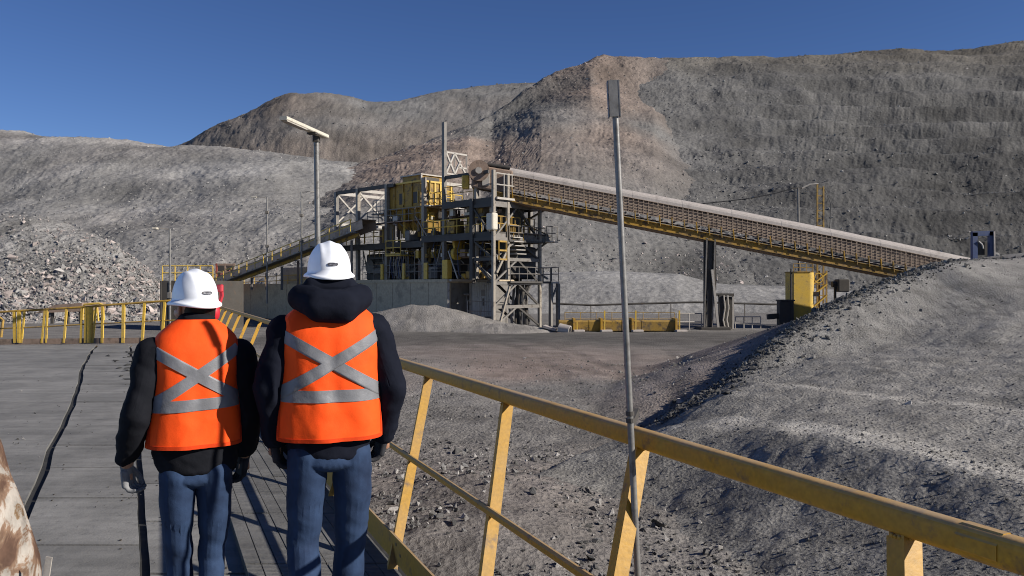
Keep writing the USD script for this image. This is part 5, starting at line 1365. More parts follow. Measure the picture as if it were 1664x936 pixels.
# ---------------------------------------------------------------- two workers seen from behind
def cloth_mat(name, c1, c2, rough=0.85, scale=30.0, bump=0.25, fold=6.0, sheen=0.15, spec=0.2):
    usdkit.material(stage, L + name, {'g': ('texture_coordinate', {}), 'n': ('noise_texture', {'scale': fold, 'detail': 5.0, 'roughness': 0.6}),
        'f': ('noise_texture', {'scale': scale * 12, 'detail': 2.0}), 'r': ('rgb_ramp', {'ramp': [(0.3, c1), (0.7, c2)]}),
        'h': ('math', {'math_type': 'multiply_add', 'value2': 0.12}), 'b': ('bump', {'strength': bump, 'distance': 0.012}),
        'p': ('principled_bsdf', {'roughness': rough, 'specular_ior_level': spec})},
        [('g.object', 'n.vector'), ('g.object', 'f.vector'), ('n.fac', 'r.fac'), ('r.color', 'p.base_color'), ('f.fac', 'h.value1'), ('n.fac', 'h.value3'), ('h.value', 'b.height'), ('b.normal', 'p.normal')], surface='p.BSDF')
cloth_mat('black_cloth', (0.008, 0.0085, 0.011), (0.013, 0.0135, 0.017), fold=9, bump=0.5, spec=0.06)
cloth_mat('navy_cloth', (0.006, 0.007, 0.012), (0.010, 0.0115, 0.019), fold=9, bump=0.5, spec=0.06)
cloth_mat('orange_cloth', (0.80, 0.066, 0.006), (0.92, 0.090, 0.009), fold=7, bump=0.35, rough=0.75)
cloth_mat('orange_binding', (0.50, 0.035, 0.004), (0.6, 0.05, 0.006), fold=12, bump=0.3)
cloth_mat('reflective_tape', (0.135, 0.135, 0.142), (0.19, 0.19, 0.20), fold=14, bump=0.3, rough=0.5, spec=0.5)
cloth_mat('denim', (0.010, 0.018, 0.042), (0.027, 0.050, 0.105), fold=5.5, bump=0.55)
cloth_mat('denim_dark', (0.016, 0.028, 0.065), (0.036, 0.065, 0.14), fold=5.5, bump=0.55)
cloth_mat('grey_glove', (0.13, 0.13, 0.132), (0.22, 0.22, 0.224), fold=20, bump=0.4)
cloth_mat('dark_glove', (0.018, 0.018, 0.02), (0.035, 0.035, 0.04), fold=20, bump=0.4)
cloth_mat('hair_dark', (0.008, 0.006, 0.005), (0.015, 0.011, 0.009), fold=40, rough=0.5)
cloth_mat('boot_leather', (0.03, 0.022, 0.016), (0.06, 0.045, 0.03), fold=10)
usdkit.material(stage, L + 'skin', {'g': ('texture_coordinate', {}), 'n': ('noise_texture', {'scale': 14.0, 'detail': 4.0}), 'r': ('rgb_ramp', {'ramp': [(0.3, (0.30, 0.15, 0.09)), (0.7, (0.38, 0.20, 0.125))]}),
    'p': ('principled_bsdf', {'roughness': 0.5, 'subsurface_weight': 0.1, 'subsurface_scale': 0.01})}, [('g.object', 'n.vector'), ('n.fac', 'r.fac'), ('r.color', 'p.base_color')], surface='p.BSDF')
usdkit.material(stage, L + 'helmet_white', {'g': ('texture_coordinate', {}), 'n': ('noise_texture', {'scale': 12.0, 'detail': 6.0, 'roughness': 0.7}), 'r': ('rgb_ramp', {'ramp': [(0.25, (0.70, 0.71, 0.74)), (0.6, (0.82, 0.83, 0.86))]}),
    'p': ('principled_bsdf', {'roughness': 0.38, 'specular_ior_level': 0.4})}, [('g.object', 'n.vector'), ('n.fac', 'r.fac'), ('r.color', 'p.base_color')], surface='p.BSDF')
usdkit.material(stage, L + 'ear_red', {'p': ('principled_bsdf', {'base_color': (0.42, 0.018, 0.03), 'roughness': 0.45})}, surface='p.BSDF')
usdkit.material(stage, L + 'badge_dark', {'g': ('texture_coordinate', {}), 'n': ('noise_texture', {'scale': 90.0, 'detail': 2.0}), 'r': ('rgb_ramp', {'ramp': [(0.45, (0.035, 0.035, 0.045)), (0.6, (0.12, 0.12, 0.14))]}), 'p': ('principled_bsdf', {'roughness': 0.5})}, [('g.object', 'n.vector'), ('n.fac', 'r.fac'), ('r.color', 'p.base_color')], surface='p.BSDF')

SPH = trimesh.creation.icosphere(2).vertices
def ell(c_, r_):
    return SPH * np.asarray(r_ if np.ndim(r_) else (r_,) * 3) + np.asarray(c_, float)
def chain(*nodes):
    """Manifold of hulls between consecutive (centre, radius) nodes."""
    ms = [manifold3d.Manifold.hull_points(np.vstack([ell(*a_), ell(*b_)])) for a_, b_ in zip(nodes[:-1], nodes[1:])]
    return manifold3d.Manifold.batch_boolean(ms, manifold3d.OpType.Add)
def skinmesh(parts, edge=0.02, it=12, wr=None, lam=0.5):
    m = manifold3d.Manifold.batch_boolean(list(parts), manifold3d.OpType.Add).refine_to_length(edge).to_mesh()
    t = trimesh.Trimesh(m.vert_properties[:, :3], m.tri_verts, process=True)
    trimesh.smoothing.filter_taubin(t, lamb=lam, nu=lam + .03, iterations=it)
    if wr:
        v = t.vertices.copy(); nn_ = t.vertex_normals.copy()
        d_ = nn_ * wr(v)[:, None]
        t.vertices = v + d_
        trimesh.smoothing.filter_taubin(t, lamb=.5, nu=.53, iterations=5)
    return t

def hand(wrist, down, side, fwd, s=1.0, curl=0.55, left=1):
    """A gloved hand hanging from the wrist: palm, five bent fingers. down, side (towards the thumb), fwd (the way the palm closes) are unit vectors."""
    w = np.asarray(wrist, float); dn, sd, fw = (np.asarray(q, float) for q in (down, side, fwd))
    at = lambda a_, b_, c_: w + s * (a_ * dn + b_ * sd + c_ * fw)
    parts = [chain((at(-.02, 0, 0), .030 * s), (at(.03, 0, 0), .026 * s))]
    parts.append(manifold3d.Manifold.hull_points(np.vstack([ell(at(.03, .022, 0), .017 * s), ell(at(.03, -.022, 0), .017 * s), ell(at(.09, .030, .004), .015 * s), ell(at(.09, -.030, .004), .014 * s)])))
    for k, (o, ln) in enumerate(((.032, .072), (.011, .080), (-.010, .075), (-.030, .060))):
        p0 = at(.088, o, .004); a1 = curl * .8; a2 = a1 + curl; a3 = a2 + curl * .8
        p1 = p0 + s * ln * .45 * (math.cos(a1) * dn + math.sin(a1) * fw)
        p2 = p1 + s * ln * .32 * (math.cos(a2) * dn + math.sin(a2) * fw)
        p3 = p2 + s * ln * .25 * (math.cos(a3) * dn + math.sin(a3) * fw)
        parts.append(chain((p0, .0105 * s), (p1, .0098 * s), (p2, .0090 * s), (p3, .0080 * s)))
    t0 = at(.035, .026, .006); t1 = at(.065, .048, .018); t2 = at(.092, .052, .034); t3 = at(.108, .046, .046)
    parts.append(chain((t0, .016 * s), (t1, .0125 * s), (t2, .0108 * s), (t3, .009 * s)))
    return skinmesh(parts, 0.0055, 6)

def helmet(parent, c_, rx, ry, hgt, yaw, badge=True):
    """Hard hat: ribbed dome with a rolled rim, a short peak in front, a badge at the back."""
    R = np.array([[math.cos(yaw), -math.sin(yaw), 0], [math.sin(yaw), math.cos(yaw), 0], [0, 0, 1.0]])
    nt, npz = 96, 44
    ph = np.linspace(0, 2 * np.pi, nt, endpoint=False)
    rows, f = [], []
    prof_ = []
    for k in range(npz):
        th = (math.pi / 2) * (1 - k / (npz - 1))
        prof_.append((math.cos(th) ** 0.86, math.sin(th) ** 0.94))
    prof_ = [(q[0], q[1]) for q in prof_]
    def pt(rr, zz_, extra=0.0, dz=0.0):
        x = (rx - 0.012 + extra) * rr * np.cos(ph); y = (ry - 0.012 + extra) * rr * np.sin(ph)
        z = np.full(nt, zz_ * hgt)
        ridge = 0.0075 * np.exp(-(x / 0.017) ** 2) + 0.0055 * (np.exp(-((x - 0.047) / 0.012) ** 2) + np.exp(-((x + 0.047) / 0.012) ** 2))
        fade = np.clip((zz_ - 0.30) / 0.3, 0, 1) * np.clip((0.9 - np.abs(np.sin(ph)) * 0 - 0) , 0, 1)
        z = z + ridge * fade * (0.3 + 0.7 * zz_)
        y = y * (1 + 0.0 * x) + np.sign(np.sin(ph)) * ridge * fade * (1 - zz_)
        return np.stack([x, y, z], -1)
    for rr, z_ in prof_:
        rows.append(pt(rr, z_))
    front = np.clip(np.sin(ph), 0, 1) ** 3; backk = np.clip(-np.sin(ph), 0, 1) ** 2
    def rim(extra, dz):
        q = pt(1.0, 0.0, extra)
        q[:, 1] += front * extra * 3.2
        q[:, 2] += dz - 0.014 * backk - 0.006 * front
        return q
    rows += [rim(0.004, -0.006), rim(0.013, -0.012), rim(0.0165, -0.017), rim(0.0165, -0.024), rim(0.012, -0.027), rim(0.004, -0.022), rim(-0.006, -0.012)]
    vv_ = np.concatenate(rows)
    for i in range(len(rows) - 1):
        for j in range(nt):
            q = [i * nt + j, i * nt + (j + 1) % nt, (i + 1) * nt + (j + 1) % nt, (i + 1) * nt + j]
            f += [[q[0], q[2], q[1]], [q[0], q[3], q[2]]]
    m = trimesh.Trimesh(vv_, np.array(f), process=False)
    m.fix_normals()
    if (m.vertex_normals[(npz // 2) * nt] @ (m.vertices[(npz // 2) * nt] * [1, 1, 0])) < 0:
        m.invert()
    m.vertices = m.vertices @ R.T + c_
    h_ = put('helmet', m, 'helmet_white', parent, smooth=True)
    zb = 0.30 * hgt
    def on(x, zf, out):
        th = math.asin(min(1, zf ** (1 / .94))); rr = math.cos(th) ** .86
        X_ = x; Y_ = -(ry - .012) * rr * math.sqrt(max(0, 1 - (x / ((rx - .012) * rr)) ** 2)) - out
        return np.array([X_, Y_, zf * hgt])
    if badge:
        a_ = np.linspace(0, 2 * np.pi, 24, endpoint=False)
        bx, bz = 0.021 * np.sign(np.cos(a_)) * np.abs(np.cos(a_)) ** .6, 0.052 * np.sign(np.sin(a_)) * np.abs(np.sin(a_)) ** .8
        for nm, out, sc_, mt in (('badge_rim', .0035, 1.12, 'dull_steel'), ('badge', .005, 1.0, 'badge_dark')):
            o = np.array([on(x * sc_, .22 + z * sc_, out) for x, z in zip(bx, bz)])
            i_ = np.array([on(x * sc_, .22 + z * sc_, -.004) for x, z in zip(bx, bz)])
            v_ = np.vstack([o, i_, o.mean(0, keepdims=True)])
            n_ = 24
            f_ = [[j, (j + 1) % n_, 2 * n_] for j in range(n_)] + [x for j in range(n_) for x in ([j, n_ + j, n_ + (j + 1) % n_], [j, n_ + (j + 1) % n_, (j + 1) % n_])]
            mm = trimesh.Trimesh(v_ @ R.T + c_, np.array(f_), process=False); mm.fix_normals()
            put(nm, mm, mt, h_)
    return h_

def head_mesh(c_, yaw, s=1.0):
    R = np.array([[math.cos(yaw), -math.sin(yaw), 0], [math.sin(yaw), math.cos(yaw), 0], [0, 0, 1.0]])
    t = lambda x, y, z: np.asarray(c_) + s * (R @ np.array([x, y, z]))
    E_ = lambda x, y, z, r_: (t(x, y, z), np.asarray(r_) * s if np.ndim(r_) else r_ * s)
    parts = [chain(E_(0, -.015, .02, (.074, .092, .085)), E_(0, .02, -.045, (.060, .07, .06))),
             chain(E_(0, .035, -.075, (.042, .05, .03)), E_(0, .06, -.085, (.028, .025, .02))),
             chain(E_(0, .088, .012, .012), E_(0, .108, -.025, .015)),
             chain(E_(-.016, .088, -.058, .011), E_(.016, .088, -.058, .011)),
             chain(E_(-.033, .078, .022, .016), E_(.033, .078, .022, .016))]
    for sd in (-1, 1):
        parts.append(chain(E_(sd * .076, -.006, -.002, (.010, .020, .014)), E_(sd * .074, .0, -.036, (.009, .013, .010))))
        parts.append(chain(E_(sd * .045, .06, -.03, .025), E_(sd * .05, .03, -.03, .025)))
    return parts, t

# vest: a closed shell whose half width, depth and outward folds are functions of height
class Vest:
    def __init__(self, rows, folds, expo=2.5):
        r_ = np.array(rows, float)                      # z, half width, half depth, cx, cy
        self.z0, self.z1 = r_[0, 0], r_[-1, 0]
        self.I = [PchipInterpolator(r_[:, 0], r_[:, k]) for k in range(1, 5)]
        self.folds, self.e = folds, expo
    def back(self, x, z, out=0.0):
        hx, hy, cx_, cy_ = (i(z) for i in self.I)
        u_ = np.clip(np.abs((x - cx_) / hx), 0, .999)
        return cy_ - hy * (1 - u_ ** self.e) ** (1 / self.e) - self.folds(x, z) * np.clip(1.25 - u_, 0, 1) - out
    def shell(self, nz=90, na=140):
        zs_ = np.linspace(self.z0, self.z1, nz); a_ = np.linspace(0, 2 * np.pi, na, endpoint=False)
        V = []
        for z_ in zs_:
            hx, hy, cx_, cy_ = (i(z_) for i in self.I)
            cs, sn = np.cos(a_), np.sin(a_)
            x = cx_ + hx * np.sign(cs) * np.abs(cs) ** (2 / self.e); y = cy_ + hy * np.sign(sn) * np.abs(sn) ** (2 / self.e)
            u_ = np.abs((x - cx_) / hx)
            y = y + np.where(sn < 0, -1, .6) * self.folds(x, z_) * np.clip(1.25 - u_, 0, 1)
            V.append(np.stack([x, y, np.full(na, z_)], -1))
        inner = V[0] * [.9, .88, 1] + [0, 0, .015]
        V = np.concatenate([inner] + V); nr_ = nz + 1
        f = []
        for i in range(nr_ - 1):
            for j in range(na):
                q = [i * na + j, i * na + (j + 1) % na, (i + 1) * na + (j + 1) % na, (i + 1) * na + j]
                f += [[q[0], q[1], q[2]], [q[0], q[2], q[3]]]
        return trimesh.Trimesh(V, np.array(f), process=False)
    def strip(self, a_, b_, w, out=0.004, n_=40):
        """A band of tape on the back from a to b, both (x, z), w wide."""
        a_, b_ = np.asarray(a_, float), np.asarray(b_, float)
        d_ = b_ - a_; pr = np.array([-d_[1], d_[0]]) / np.linalg.norm(d_)
        V, f, m_ = [], [], 7
        for o in (out, -.003):
            for i in range(n_):
                for k in range(m_):
                    q = a_ + d_ * i / (n_ - 1) + pr * w * (k / (m_ - 1) - .5)
                    hx, cx_ = self.I[0](q[1]), self.I[2](q[1])
                    x = np.clip(q[0], cx_ - hx * .985, cx_ + hx * .985)
                    V.append((x, self.back(x, q[1], o), q[1]))
        g_ = grid_faces(n_, m_)
        k = n_ * m_
        f = [g_, g_[:, ::-1] + k]
        ring = [i for i in range(m_)] + [i * m_ + m_ - 1 for i in range(1, n_)] + [(n_ - 1) * m_ + i for i in range(m_ - 2, -1, -1)] + [i * m_ for i in range(n_ - 2, 0, -1)]
        s_ = []
        for i in range(len(ring)):
            p_, q_ = ring[i], ring[(i + 1) % len(ring)]
            s_ += [[p_, k + p_, k + q_], [p_, k + q_, q_]]
        m = trimesh.Trimesh(np.array(V), np.vstack(f + [np.array(s_)]), process=False); m.fix_normals()
        return m

def leg_wr(seed, a_=0.010):
    def w(v):
        n_ = fbm(v * [4, 4, 2], 3, seed) * 6
        knee = np.exp(-((v[:, 2] - .50) / .12) ** 2) + 1.2 * np.exp(-((v[:, 2] - .16) / .14) ** 2) + .5 * np.exp(-((v[:, 2] - .80) / .06) ** 2)
        w_ = np.stack([v[:, 0] * 3 + v[:, 2] * 2, v[:, 1] * 3, v[:, 2] * 13 + n_ * .25 + v[:, 0] * 7], -1)
        return a_ * (1.3 * (ridged(w_, 2, seed + 6) - .62) * np.clip(knee + .25, 0, 1) + 1.1 * (fbm(v * [3, 3, 4], 3, seed + 2) - .5))
    return w
def sleeve_wr(seed, a_=0.014):
    def w(v):
        sl = np.abs(v[:, 0]) > .2
        w_ = np.stack([v[:, 0] * 4 + v[:, 2] * 4, v[:, 1] * 5, v[:, 2] * 9 - np.abs(v[:, 0]) * 5], -1)
        return a_ * (1.5 * (ridged(w_, 3, seed) - .6) + .6 * (fbm(v * 7, 3, seed + 1) - .5))
    return w

# --- the taller worker (local frame: +y is the way he walks, z from the soles)
SZ = 0.06
tl = thing('person', 'taller person in orange vest, white helmet and navy hooded jacket walking away, nearer the railing', 'person', loc=(-0.822, 3.62, SZ), rz=math.radians(17), group=None)
hp, tf = head_mesh((0, .035, 1.675), 0.05)
body = hp + [chain(((0, -.02, 1.60), (.062, .066, .05)), ((0, -.01, 1.50), (.07, .07, .05))),
             chain(((0, 0, .91), (.125, .09, .07)), ((0, 0, 1.12), (.14, .10, .08)), ((0, 0, 1.34), (.165, .11, .10)), ((0, -.01, 1.44), (.12, .08, .06)))]
armsT = {-1: ((-.190, -.01, 1.43), (-.266, -.045, 1.185), (-.236, .03, .955)), 1: ((.192, -.01, 1.43), (.276, -.05, 1.175), (.248, .03, .955))}
for sd, (s0, e0, w0) in armsT.items():
    body.append(chain((s0, .058), (e0, .044), (w0, .030)))
    w_ = np.array(w0)
    body.append(manifold3d.Manifold.hull_points(np.vstack([ell(w_, .022), ell(w_ + [0, .01, -.07], (.028, .012, .015))])))
legsT = {-1: ((-.095, 0, .86), (-.112, .03, .47), (-.105, -.15, .12)), 1: ((.095, .0, .86), (.098, .05, .47), (.080, .10, .09))}
for sd, (h0, k0, a0) in legsT.items():
    body.append(chain((h0, (.058, .06, .06)), (k0, .042), (a0, .034)))
    body.append(chain((np.array(a0) + [0, -.02, -.045], .034), (np.array(a0) + [0, .15, -.06], (.038, .04, .022))))
put('body', skinmesh(body, .016, 8), 'skin', tl, smooth=True)
put('hair', skinmesh([chain((tf(0, -.045, .02), (.076, .070, .075)), (tf(0, -.05, -.04), (.064, .05, .035)))], .02, 4), 'hair_dark', tl, smooth=True)
jk = [chain(((0, 0, .885), (.178, .135, .05)), ((0, 0, 1.10), (.205, .15, .08)), ((0, -.005, 1.33), (.195, .145, .10)), ((0, -.02, 1.46), (.14, .10, .06)), ((0, -.01, 1.55), (.08, .085, .04))),
      chain(((-.185, -.015, 1.425), (.08, .088, .07)), ((0, -.02, 1.49), (.09, .09, .06)), ((.185, -.015, 1.425), (.08, .088, .07)))]
for sd, (s0, e0, w0) in armsT.items():
    jk.append(chain((np.array(s0) + [sd * .010, 0, -.01], (.068, .084, .082)), (np.array(e0), (.058, .072, .072)), (np.array(w0) + [0, 0, -.005], (.054, .058, .045))))
put('jacket', skinmesh(jk, .012, 9, sleeve_wr(401, .018)), 'navy_cloth', tl, smooth=True)
hd_ = [chain(((-.125, -.055, 1.58), (.056, .068, .058)), ((-.055, -.160, 1.545), (.066, .060, .070)), ((.05, -.165, 1.54), (.068, .060, .072)), ((.128, -.05, 1.58), (.058, .068, .060)), ((.095, .05, 1.57), (.045, .05, .05))),
       chain(((-.125, -.045, 1.575), (.058, .068, .058)), ((-.095, .05, 1.57), (.045, .05, .05))),
       chain(((-.075, -.055, 1.625), (.045, .05, .045)), ((.075, -.055, 1.625), (.045, .05, .045)))]
put('hood', skinmesh(hd_, .014, 7, lambda v: .010 * (ridged(v * [8, 8, 14], 3, 411) - .55)), 'navy_cloth', tl, smooth=True)
def foldT(x, z):
    x, z = np.asarray(x, float), np.asarray(z, float)
    p_ = np.stack(np.broadcast_arrays(x * 5.5, z * 2.6, 0 * x + .3), -1)
    lo = np.clip((1.34 - z) / .3, 0, 1)
    q_ = np.stack(np.broadcast_arrays(x * 9 + z * 7, z * 4.5 - x * 5, 0 * x + .3), -1)
    return .020 * (ridged(p_ * [1, 1, 1], 3, 421) - .55) + .013 * (ridged(q_, 2, 423) - .6) * np.clip((1.45 - z) / .1, 0, 1) + .012 * lo * np.sin(x * 30 + 3 * z) * np.exp(-(x / .17) ** 2) - .006 * np.exp(-(x / .03) ** 2) * np.clip((z - 1.08) / .1, 0, 1) * np.clip((1.42 - z) / .1, 0, 1)
vT = Vest([(.955, .234, .170, 0, 0), (1.05, .231, .174, 0, 0), (1.18, .224, .175, 0, 0), (1.30, .217, .170, 0, -.005), (1.42, .214, .150, 0, -.02), (1.475, .205, .126, 0, -.022), (1.52, .165, .105, 0, -.02), (1.565, .085, .075, 0, -.01)], foldT)
vt = put('vest', vT.shell(), 'orange_cloth', tl, smooth=True)
put('hem_binding', vT.strip((-.232, .964), (.232, .964), .016, .003), 'orange_binding', vt, smooth=40)
for sd in (-1, 1):
    put('side_binding', vT.strip((sd * .226, .975), (sd * .205, 1.47), .012, .004, 60), 'orange_binding', vt, smooth=40)
put('reflective_band', vT.strip((-.235, 1.155), (.235, 1.155), .052), 'reflective_tape', vt, smooth=40)
put('reflective_band', vT.strip((-.206, 1.415), (.218, 1.168), .050, .005), 'reflective_tape', vt, smooth=40)
put('reflective_band', vT.strip((.206, 1.415), (-.218, 1.168), .050, .006), 'reflective_tape', vt, smooth=40)
tr_ = [chain(((0, 0, .93), (.165, .125, .05)), ((0, -.005, .85), (.168, .13, .05)))]
for sd, (h0, k0, a0) in legsT.items():
    tr_.append(chain((np.array(h0) + [0, -.01, .02], (.088, .112, .09)), (np.array(h0) + [sd * .008, 0, -.16], (.084, .096, .09)), (k0, (.072, .078, .08)), (np.array(a0) + [0, 0, .02], (.070, .078, .06))))
put('jeans', skinmesh(tr_, .011, 8, leg_wr(431)), 'denim', tl, smooth=True)
for sd, (h0, k0, a0) in legsT.items():
    a0 = np.array(a0)
    put('boot', skinmesh([chain((a0 + [0, 0, .02], (.05, .055, .04)), (a0 + [0, -.02, -.045], (.045, .05, .035)), (a0 + [0, .15, -.055], (.047, .05, .028)))], .018, 6), 'boot_leather', tl, smooth=True)
put('glove', hand((-.236, .035, .955), (0.10, .14, -.985), (.25, .95, .15), (.95, -.22, .1), 1.08, .55), 'dark_glove', tl, smooth=True)
put('glove', hand((.248, .035, .955), (-.18, .14, -.97), (-.25, .95, .12), (-.95, -.22, .14), 1.08, .6), 'dark_glove', tl, smooth=True)
helmet(tl, np.array([0, .02, 1.695]), .108, .140, .132, 0.06)

# --- the shorter worker
sh_ = thing('person', 'shorter person in orange vest, white helmet, black jacket and red ear defenders, walking away', 'person', loc=(-1.415, 3.60, 0.002), rz=math.radians(24))
hp, tf = head_mesh((-.004, .025, 1.595), 0.42, .96)
body = hp + [chain(((0, -.02, 1.50), (.055, .06, .05)), ((0, -.01, 1.40), (.062, .062, .05))),
             chain(((0, 0, .90), (.112, .085, .06)), ((0, 0, 1.08), (.125, .095, .08)), ((0, 0, 1.27), (.15, .105, .09)), ((0, -.01, 1.36), (.105, .075, .055)))]
armsS = {-1: ((-.172, -.01, 1.385), (-.240, -.055, 1.135), (-.282, .045, .905)), 1: ((.172, -.01, 1.385), (.236, -.03, 1.13), (.212, .06, .905))}
for sd, (s0, e0, w0) in armsS.items():
    body.append(chain((s0, .052), (e0, .040), (w0, .027)))
    w_ = np.array(w0)
    body.append(manifold3d.Manifold.hull_points(np.vstack([ell(w_, .02), ell(w_ + [0, .01, -.065], (.025, .011, .014))])))
legsS = {-1: ((-.075, 0, .84), (-.068, .06, .46), (-.050, .06, .10)), 1: ((.072, -.01, .84), (.066, .03, .46), (.052, -.10, .12))}
for sd, (h0, k0, a0) in legsS.items():
    body.append(chain((h0, (.050, .055, .055)), (k0, .036), (a0, .030)))
    body.append(chain((np.array(a0) + [0, -.02, -.045], .032), (np.array(a0) + [0, .14, -.06], (.036, .04, .02))))
put('body', skinmesh(body, .016, 8), 'skin', sh_, smooth=True)
put('hair', skinmesh([chain((tf(0, -.045, .02), (.073, .068, .075)), (tf(0, -.05, -.05), (.062, .048, .035)))], .02, 4), 'hair_dark', sh_, smooth=True)
jk = [chain(((0, 0, .885), (.172, .125, .05)), ((0, 0, 1.06), (.185, .14, .08)), ((0, -.005, 1.25), (.175, .135, .09)), ((0, -.02, 1.40), (.12, .09, .055)), ((0, -.01, 1.50), (.076, .078, .05))),
      chain(((0, -.01, 1.50), (.082, .082, .05)), ((0, -.012, 1.545), (.080, .082, .035))),
      chain(((-.165, -.015, 1.38), (.074, .080, .065)), ((0, -.02, 1.45), (.085, .08, .05)), ((.165, -.015, 1.38), (.074, .080, .065)))]
for sd, (s0, e0, w0) in armsS.items():
    jk.append(chain((np.array(s0) + [sd * .010, 0, -.01], (.068, .080, .08)), (np.array(e0), (.057, .068, .07)), (np.array(w0) + [0, 0, .035], (.049, .054, .045))))
put('jacket', skinmesh(jk, .012, 9, sleeve_wr(501, .018)), 'black_cloth', sh_, smooth=True)
def foldS(x, z):
    x, z = np.asarray(x, float), np.asarray(z, float)
    p_ = np.stack(np.broadcast_arrays(x * 5.0, z * 2.4, 0 * x + .7), -1)
    lo = np.clip((1.25 - z) / .3, 0, 1)
    q_ = np.stack(np.broadcast_arrays(x * 9 - z * 7, z * 4.5 + x * 5, 0 * x + .3), -1)
    return .020 * (ridged(p_, 3, 521) - .55) + .013 * (ridged(q_, 2, 523) - .6) * np.clip((1.42 - z) / .1, 0, 1) + .013 * lo * np.sin(x * 27 - 4 * z + 1.0) * np.exp(-((x - .03) / .15) ** 2) - .005 * np.exp(-((x - .0) / .03) ** 2) * np.clip((z - 1.0) / .1, 0, 1) * np.clip((1.3 - z) / .1, 0, 1)
vS = Vest([(.985, .202, .156, -.008, 0), (1.07, .196, .158, -.004, 0), (1.18, .187, .158, 0, 0), (1.28, .178, .152, 0, -.005), (1.40, .180, .132, 0, -.02), (1.455, .170, .112, 0, -.022), (1.505, .128, .094, 0, -.02), (1.54, .082, .080, 0, -.01)], foldS)
vt = put('vest', vS.shell(), 'orange_cloth', sh_, smooth=True)
put('hem_binding', vS.strip((-.200, .994), (.190, .994), .016, .003), 'orange_binding', vt, smooth=40)
for sd in (-1, 1):
    put('side_binding', vS.strip((sd * .192 - .005, 1.0), (sd * .170, 1.45), .012, .004, 60), 'orange_binding', vt, smooth=40)
put('reflective_band', vS.strip((-.200, 1.165), (.190, 1.185), .050), 'reflective_tape', vt, smooth=40)
put('reflective_band', vS.strip((-.172, 1.405), (.182, 1.190), .048, .005), 'reflective_tape', vt, smooth=40)
put('reflective_band', vS.strip((.172, 1.415), (-.196, 1.165), .048, .006), 'reflective_tape', vt, smooth=40)
tr_ = [chain(((0, 0, .90), (.142, .112, .05)), ((0, -.005, .84), (.142, .116, .05)))]
for sd, (h0, k0, a0) in legsS.items():
    tr_.append(chain((np.array(h0) + [0, -.01, .02], (.078, .105, .085)), (np.array(h0) + [sd * .004, 0, -.16], (.070, .086, .085)), (k0, (.057, .066, .075)), (np.array(a0) + [0, 0, .02], (.058, .068, .06))))
put('jeans', skinmesh(tr_, .011, 8, leg_wr(531, .010)), 'denim', sh_, smooth=True)
for sd, (h0, k0, a0) in legsS.items():
    a0 = np.array(a0)
    put('boot', skinmesh([chain((a0 + [0, 0, .02], (.046, .05, .04)), (a0 + [0, -.02, -.045], (.042, .046, .034)), (a0 + [0, .14, -.055], (.043, .046, .027)))], .018, 6), 'boot_leather', sh_, smooth=True)
put('glove', hand((-.282, .05, .905), (0.05, .20, -.975), (.45, .85, .2), (.85, -.45, -.05), 1.0, .75), 'grey_glove', sh_, smooth=True, label='pale grey glove on the left hand')
put('glove', hand((.212, .065, .905), (-.10, .16, -.98), (-.25, .95, .12), (-.95, -.22, .1), 1.0, .6), 'dark_glove', sh_, smooth=True)
helmet(sh_, np.array([-.004, .012, 1.628]), .103, .133, .130, 0.40)
# ear defenders: right cup over the ear, left cup, arm up to the helmet
tv = lambda x, y, z: np.array(tf(x, y, z))
for sd in (1, -1):
    if sd == 1:
        ec = put('ear_cup', skinmesh([chain((tv(.088, -.012, -.030), (.020, .030, .040)), (tv(.100, -.014, -.030), (.016, .026, .036)))], .01, 5), 'ear_red', sh_, smooth=True)
        put('cup_arm', MB().path([tv(.108, -.012, -.01), tv(.124, -.012, .045), tv(.122, -.010, .095)], .0065, 7).path([tv(.108, -.022, -.01), tv(.126, -.026, .05), tv(.122, -.024, .095)], .005, 7), 'ear_red', ec, smooth=50)
        put('slot_piece', MB().box(tv(.120, -.012, .085), (.016, .04, .035), rz=.42, bevel=.004), 'ear_red', ec)
# ---------------------------------------------------------------- stones
def rock(seed, sub=2, sq=(1, 1, .7), n_=14):
    r_ = np.random.default_rng(seed)
    h_ = trimesh.convex.convex_hull(r_.normal(size=(n_, 3)) / 1.4 * np.array(sq))
    h_.vertices -= h_.vertices.mean(0); h_.vertices /= np.abs(h_.vertices).max()
    return h_
def rock_mat(name, c1, c2, scale=6.0):
    usdkit.material(stage, L + name, {'g': ('texture_coordinate', {}), 'o': ('object_info', {}), 'n': ('noise_texture', {'scale': scale, 'detail': 6.0, 'roughness': 0.7}),
        'r': ('rgb_ramp', {'ramp': [(0.3, c1), (0.7, c2)]}), 'ro': ('rgb_ramp', {'ramp': [(0.0, (.65,) * 3), (1.0, (1.3,) * 3)]}), 'm': ('mix_color', {'blend_type': 'multiply', 'fac': 1.0, 'use_clamp': False}),
        'b': ('bump', {'strength': .8, 'distance': .03}), 'p': ('principled_bsdf', {'roughness': .9, 'specular_ior_level': .2})},
        [('g.object', 'n.vector'), ('n.fac', 'r.fac'), ('o.random', 'ro.fac'), ('r.color', 'm.a'), ('ro.color', 'm.b'), ('m.result', 'p.base_color'), ('n.fac', 'b.height'), ('b.normal', 'p.normal')], surface='p.BSDF')
rock_mat('stone_grey', (0.11, 0.104, 0.098), (0.21, 0.20, 0.188))
rock_mat('stone_pale', (0.24, 0.222, 0.205), (0.40, 0.375, 0.35))
rock_mat('stone_mid', (0.16, 0.15, 0.14), (0.29, 0.275, 0.26))
rock_mat('stone_dark', (0.05, 0.048, 0.046), (0.11, 0.105, 0.10))
rock_mat('stone_pink', (0.25, 0.205, 0.185), (0.42, 0.36, 0.33))

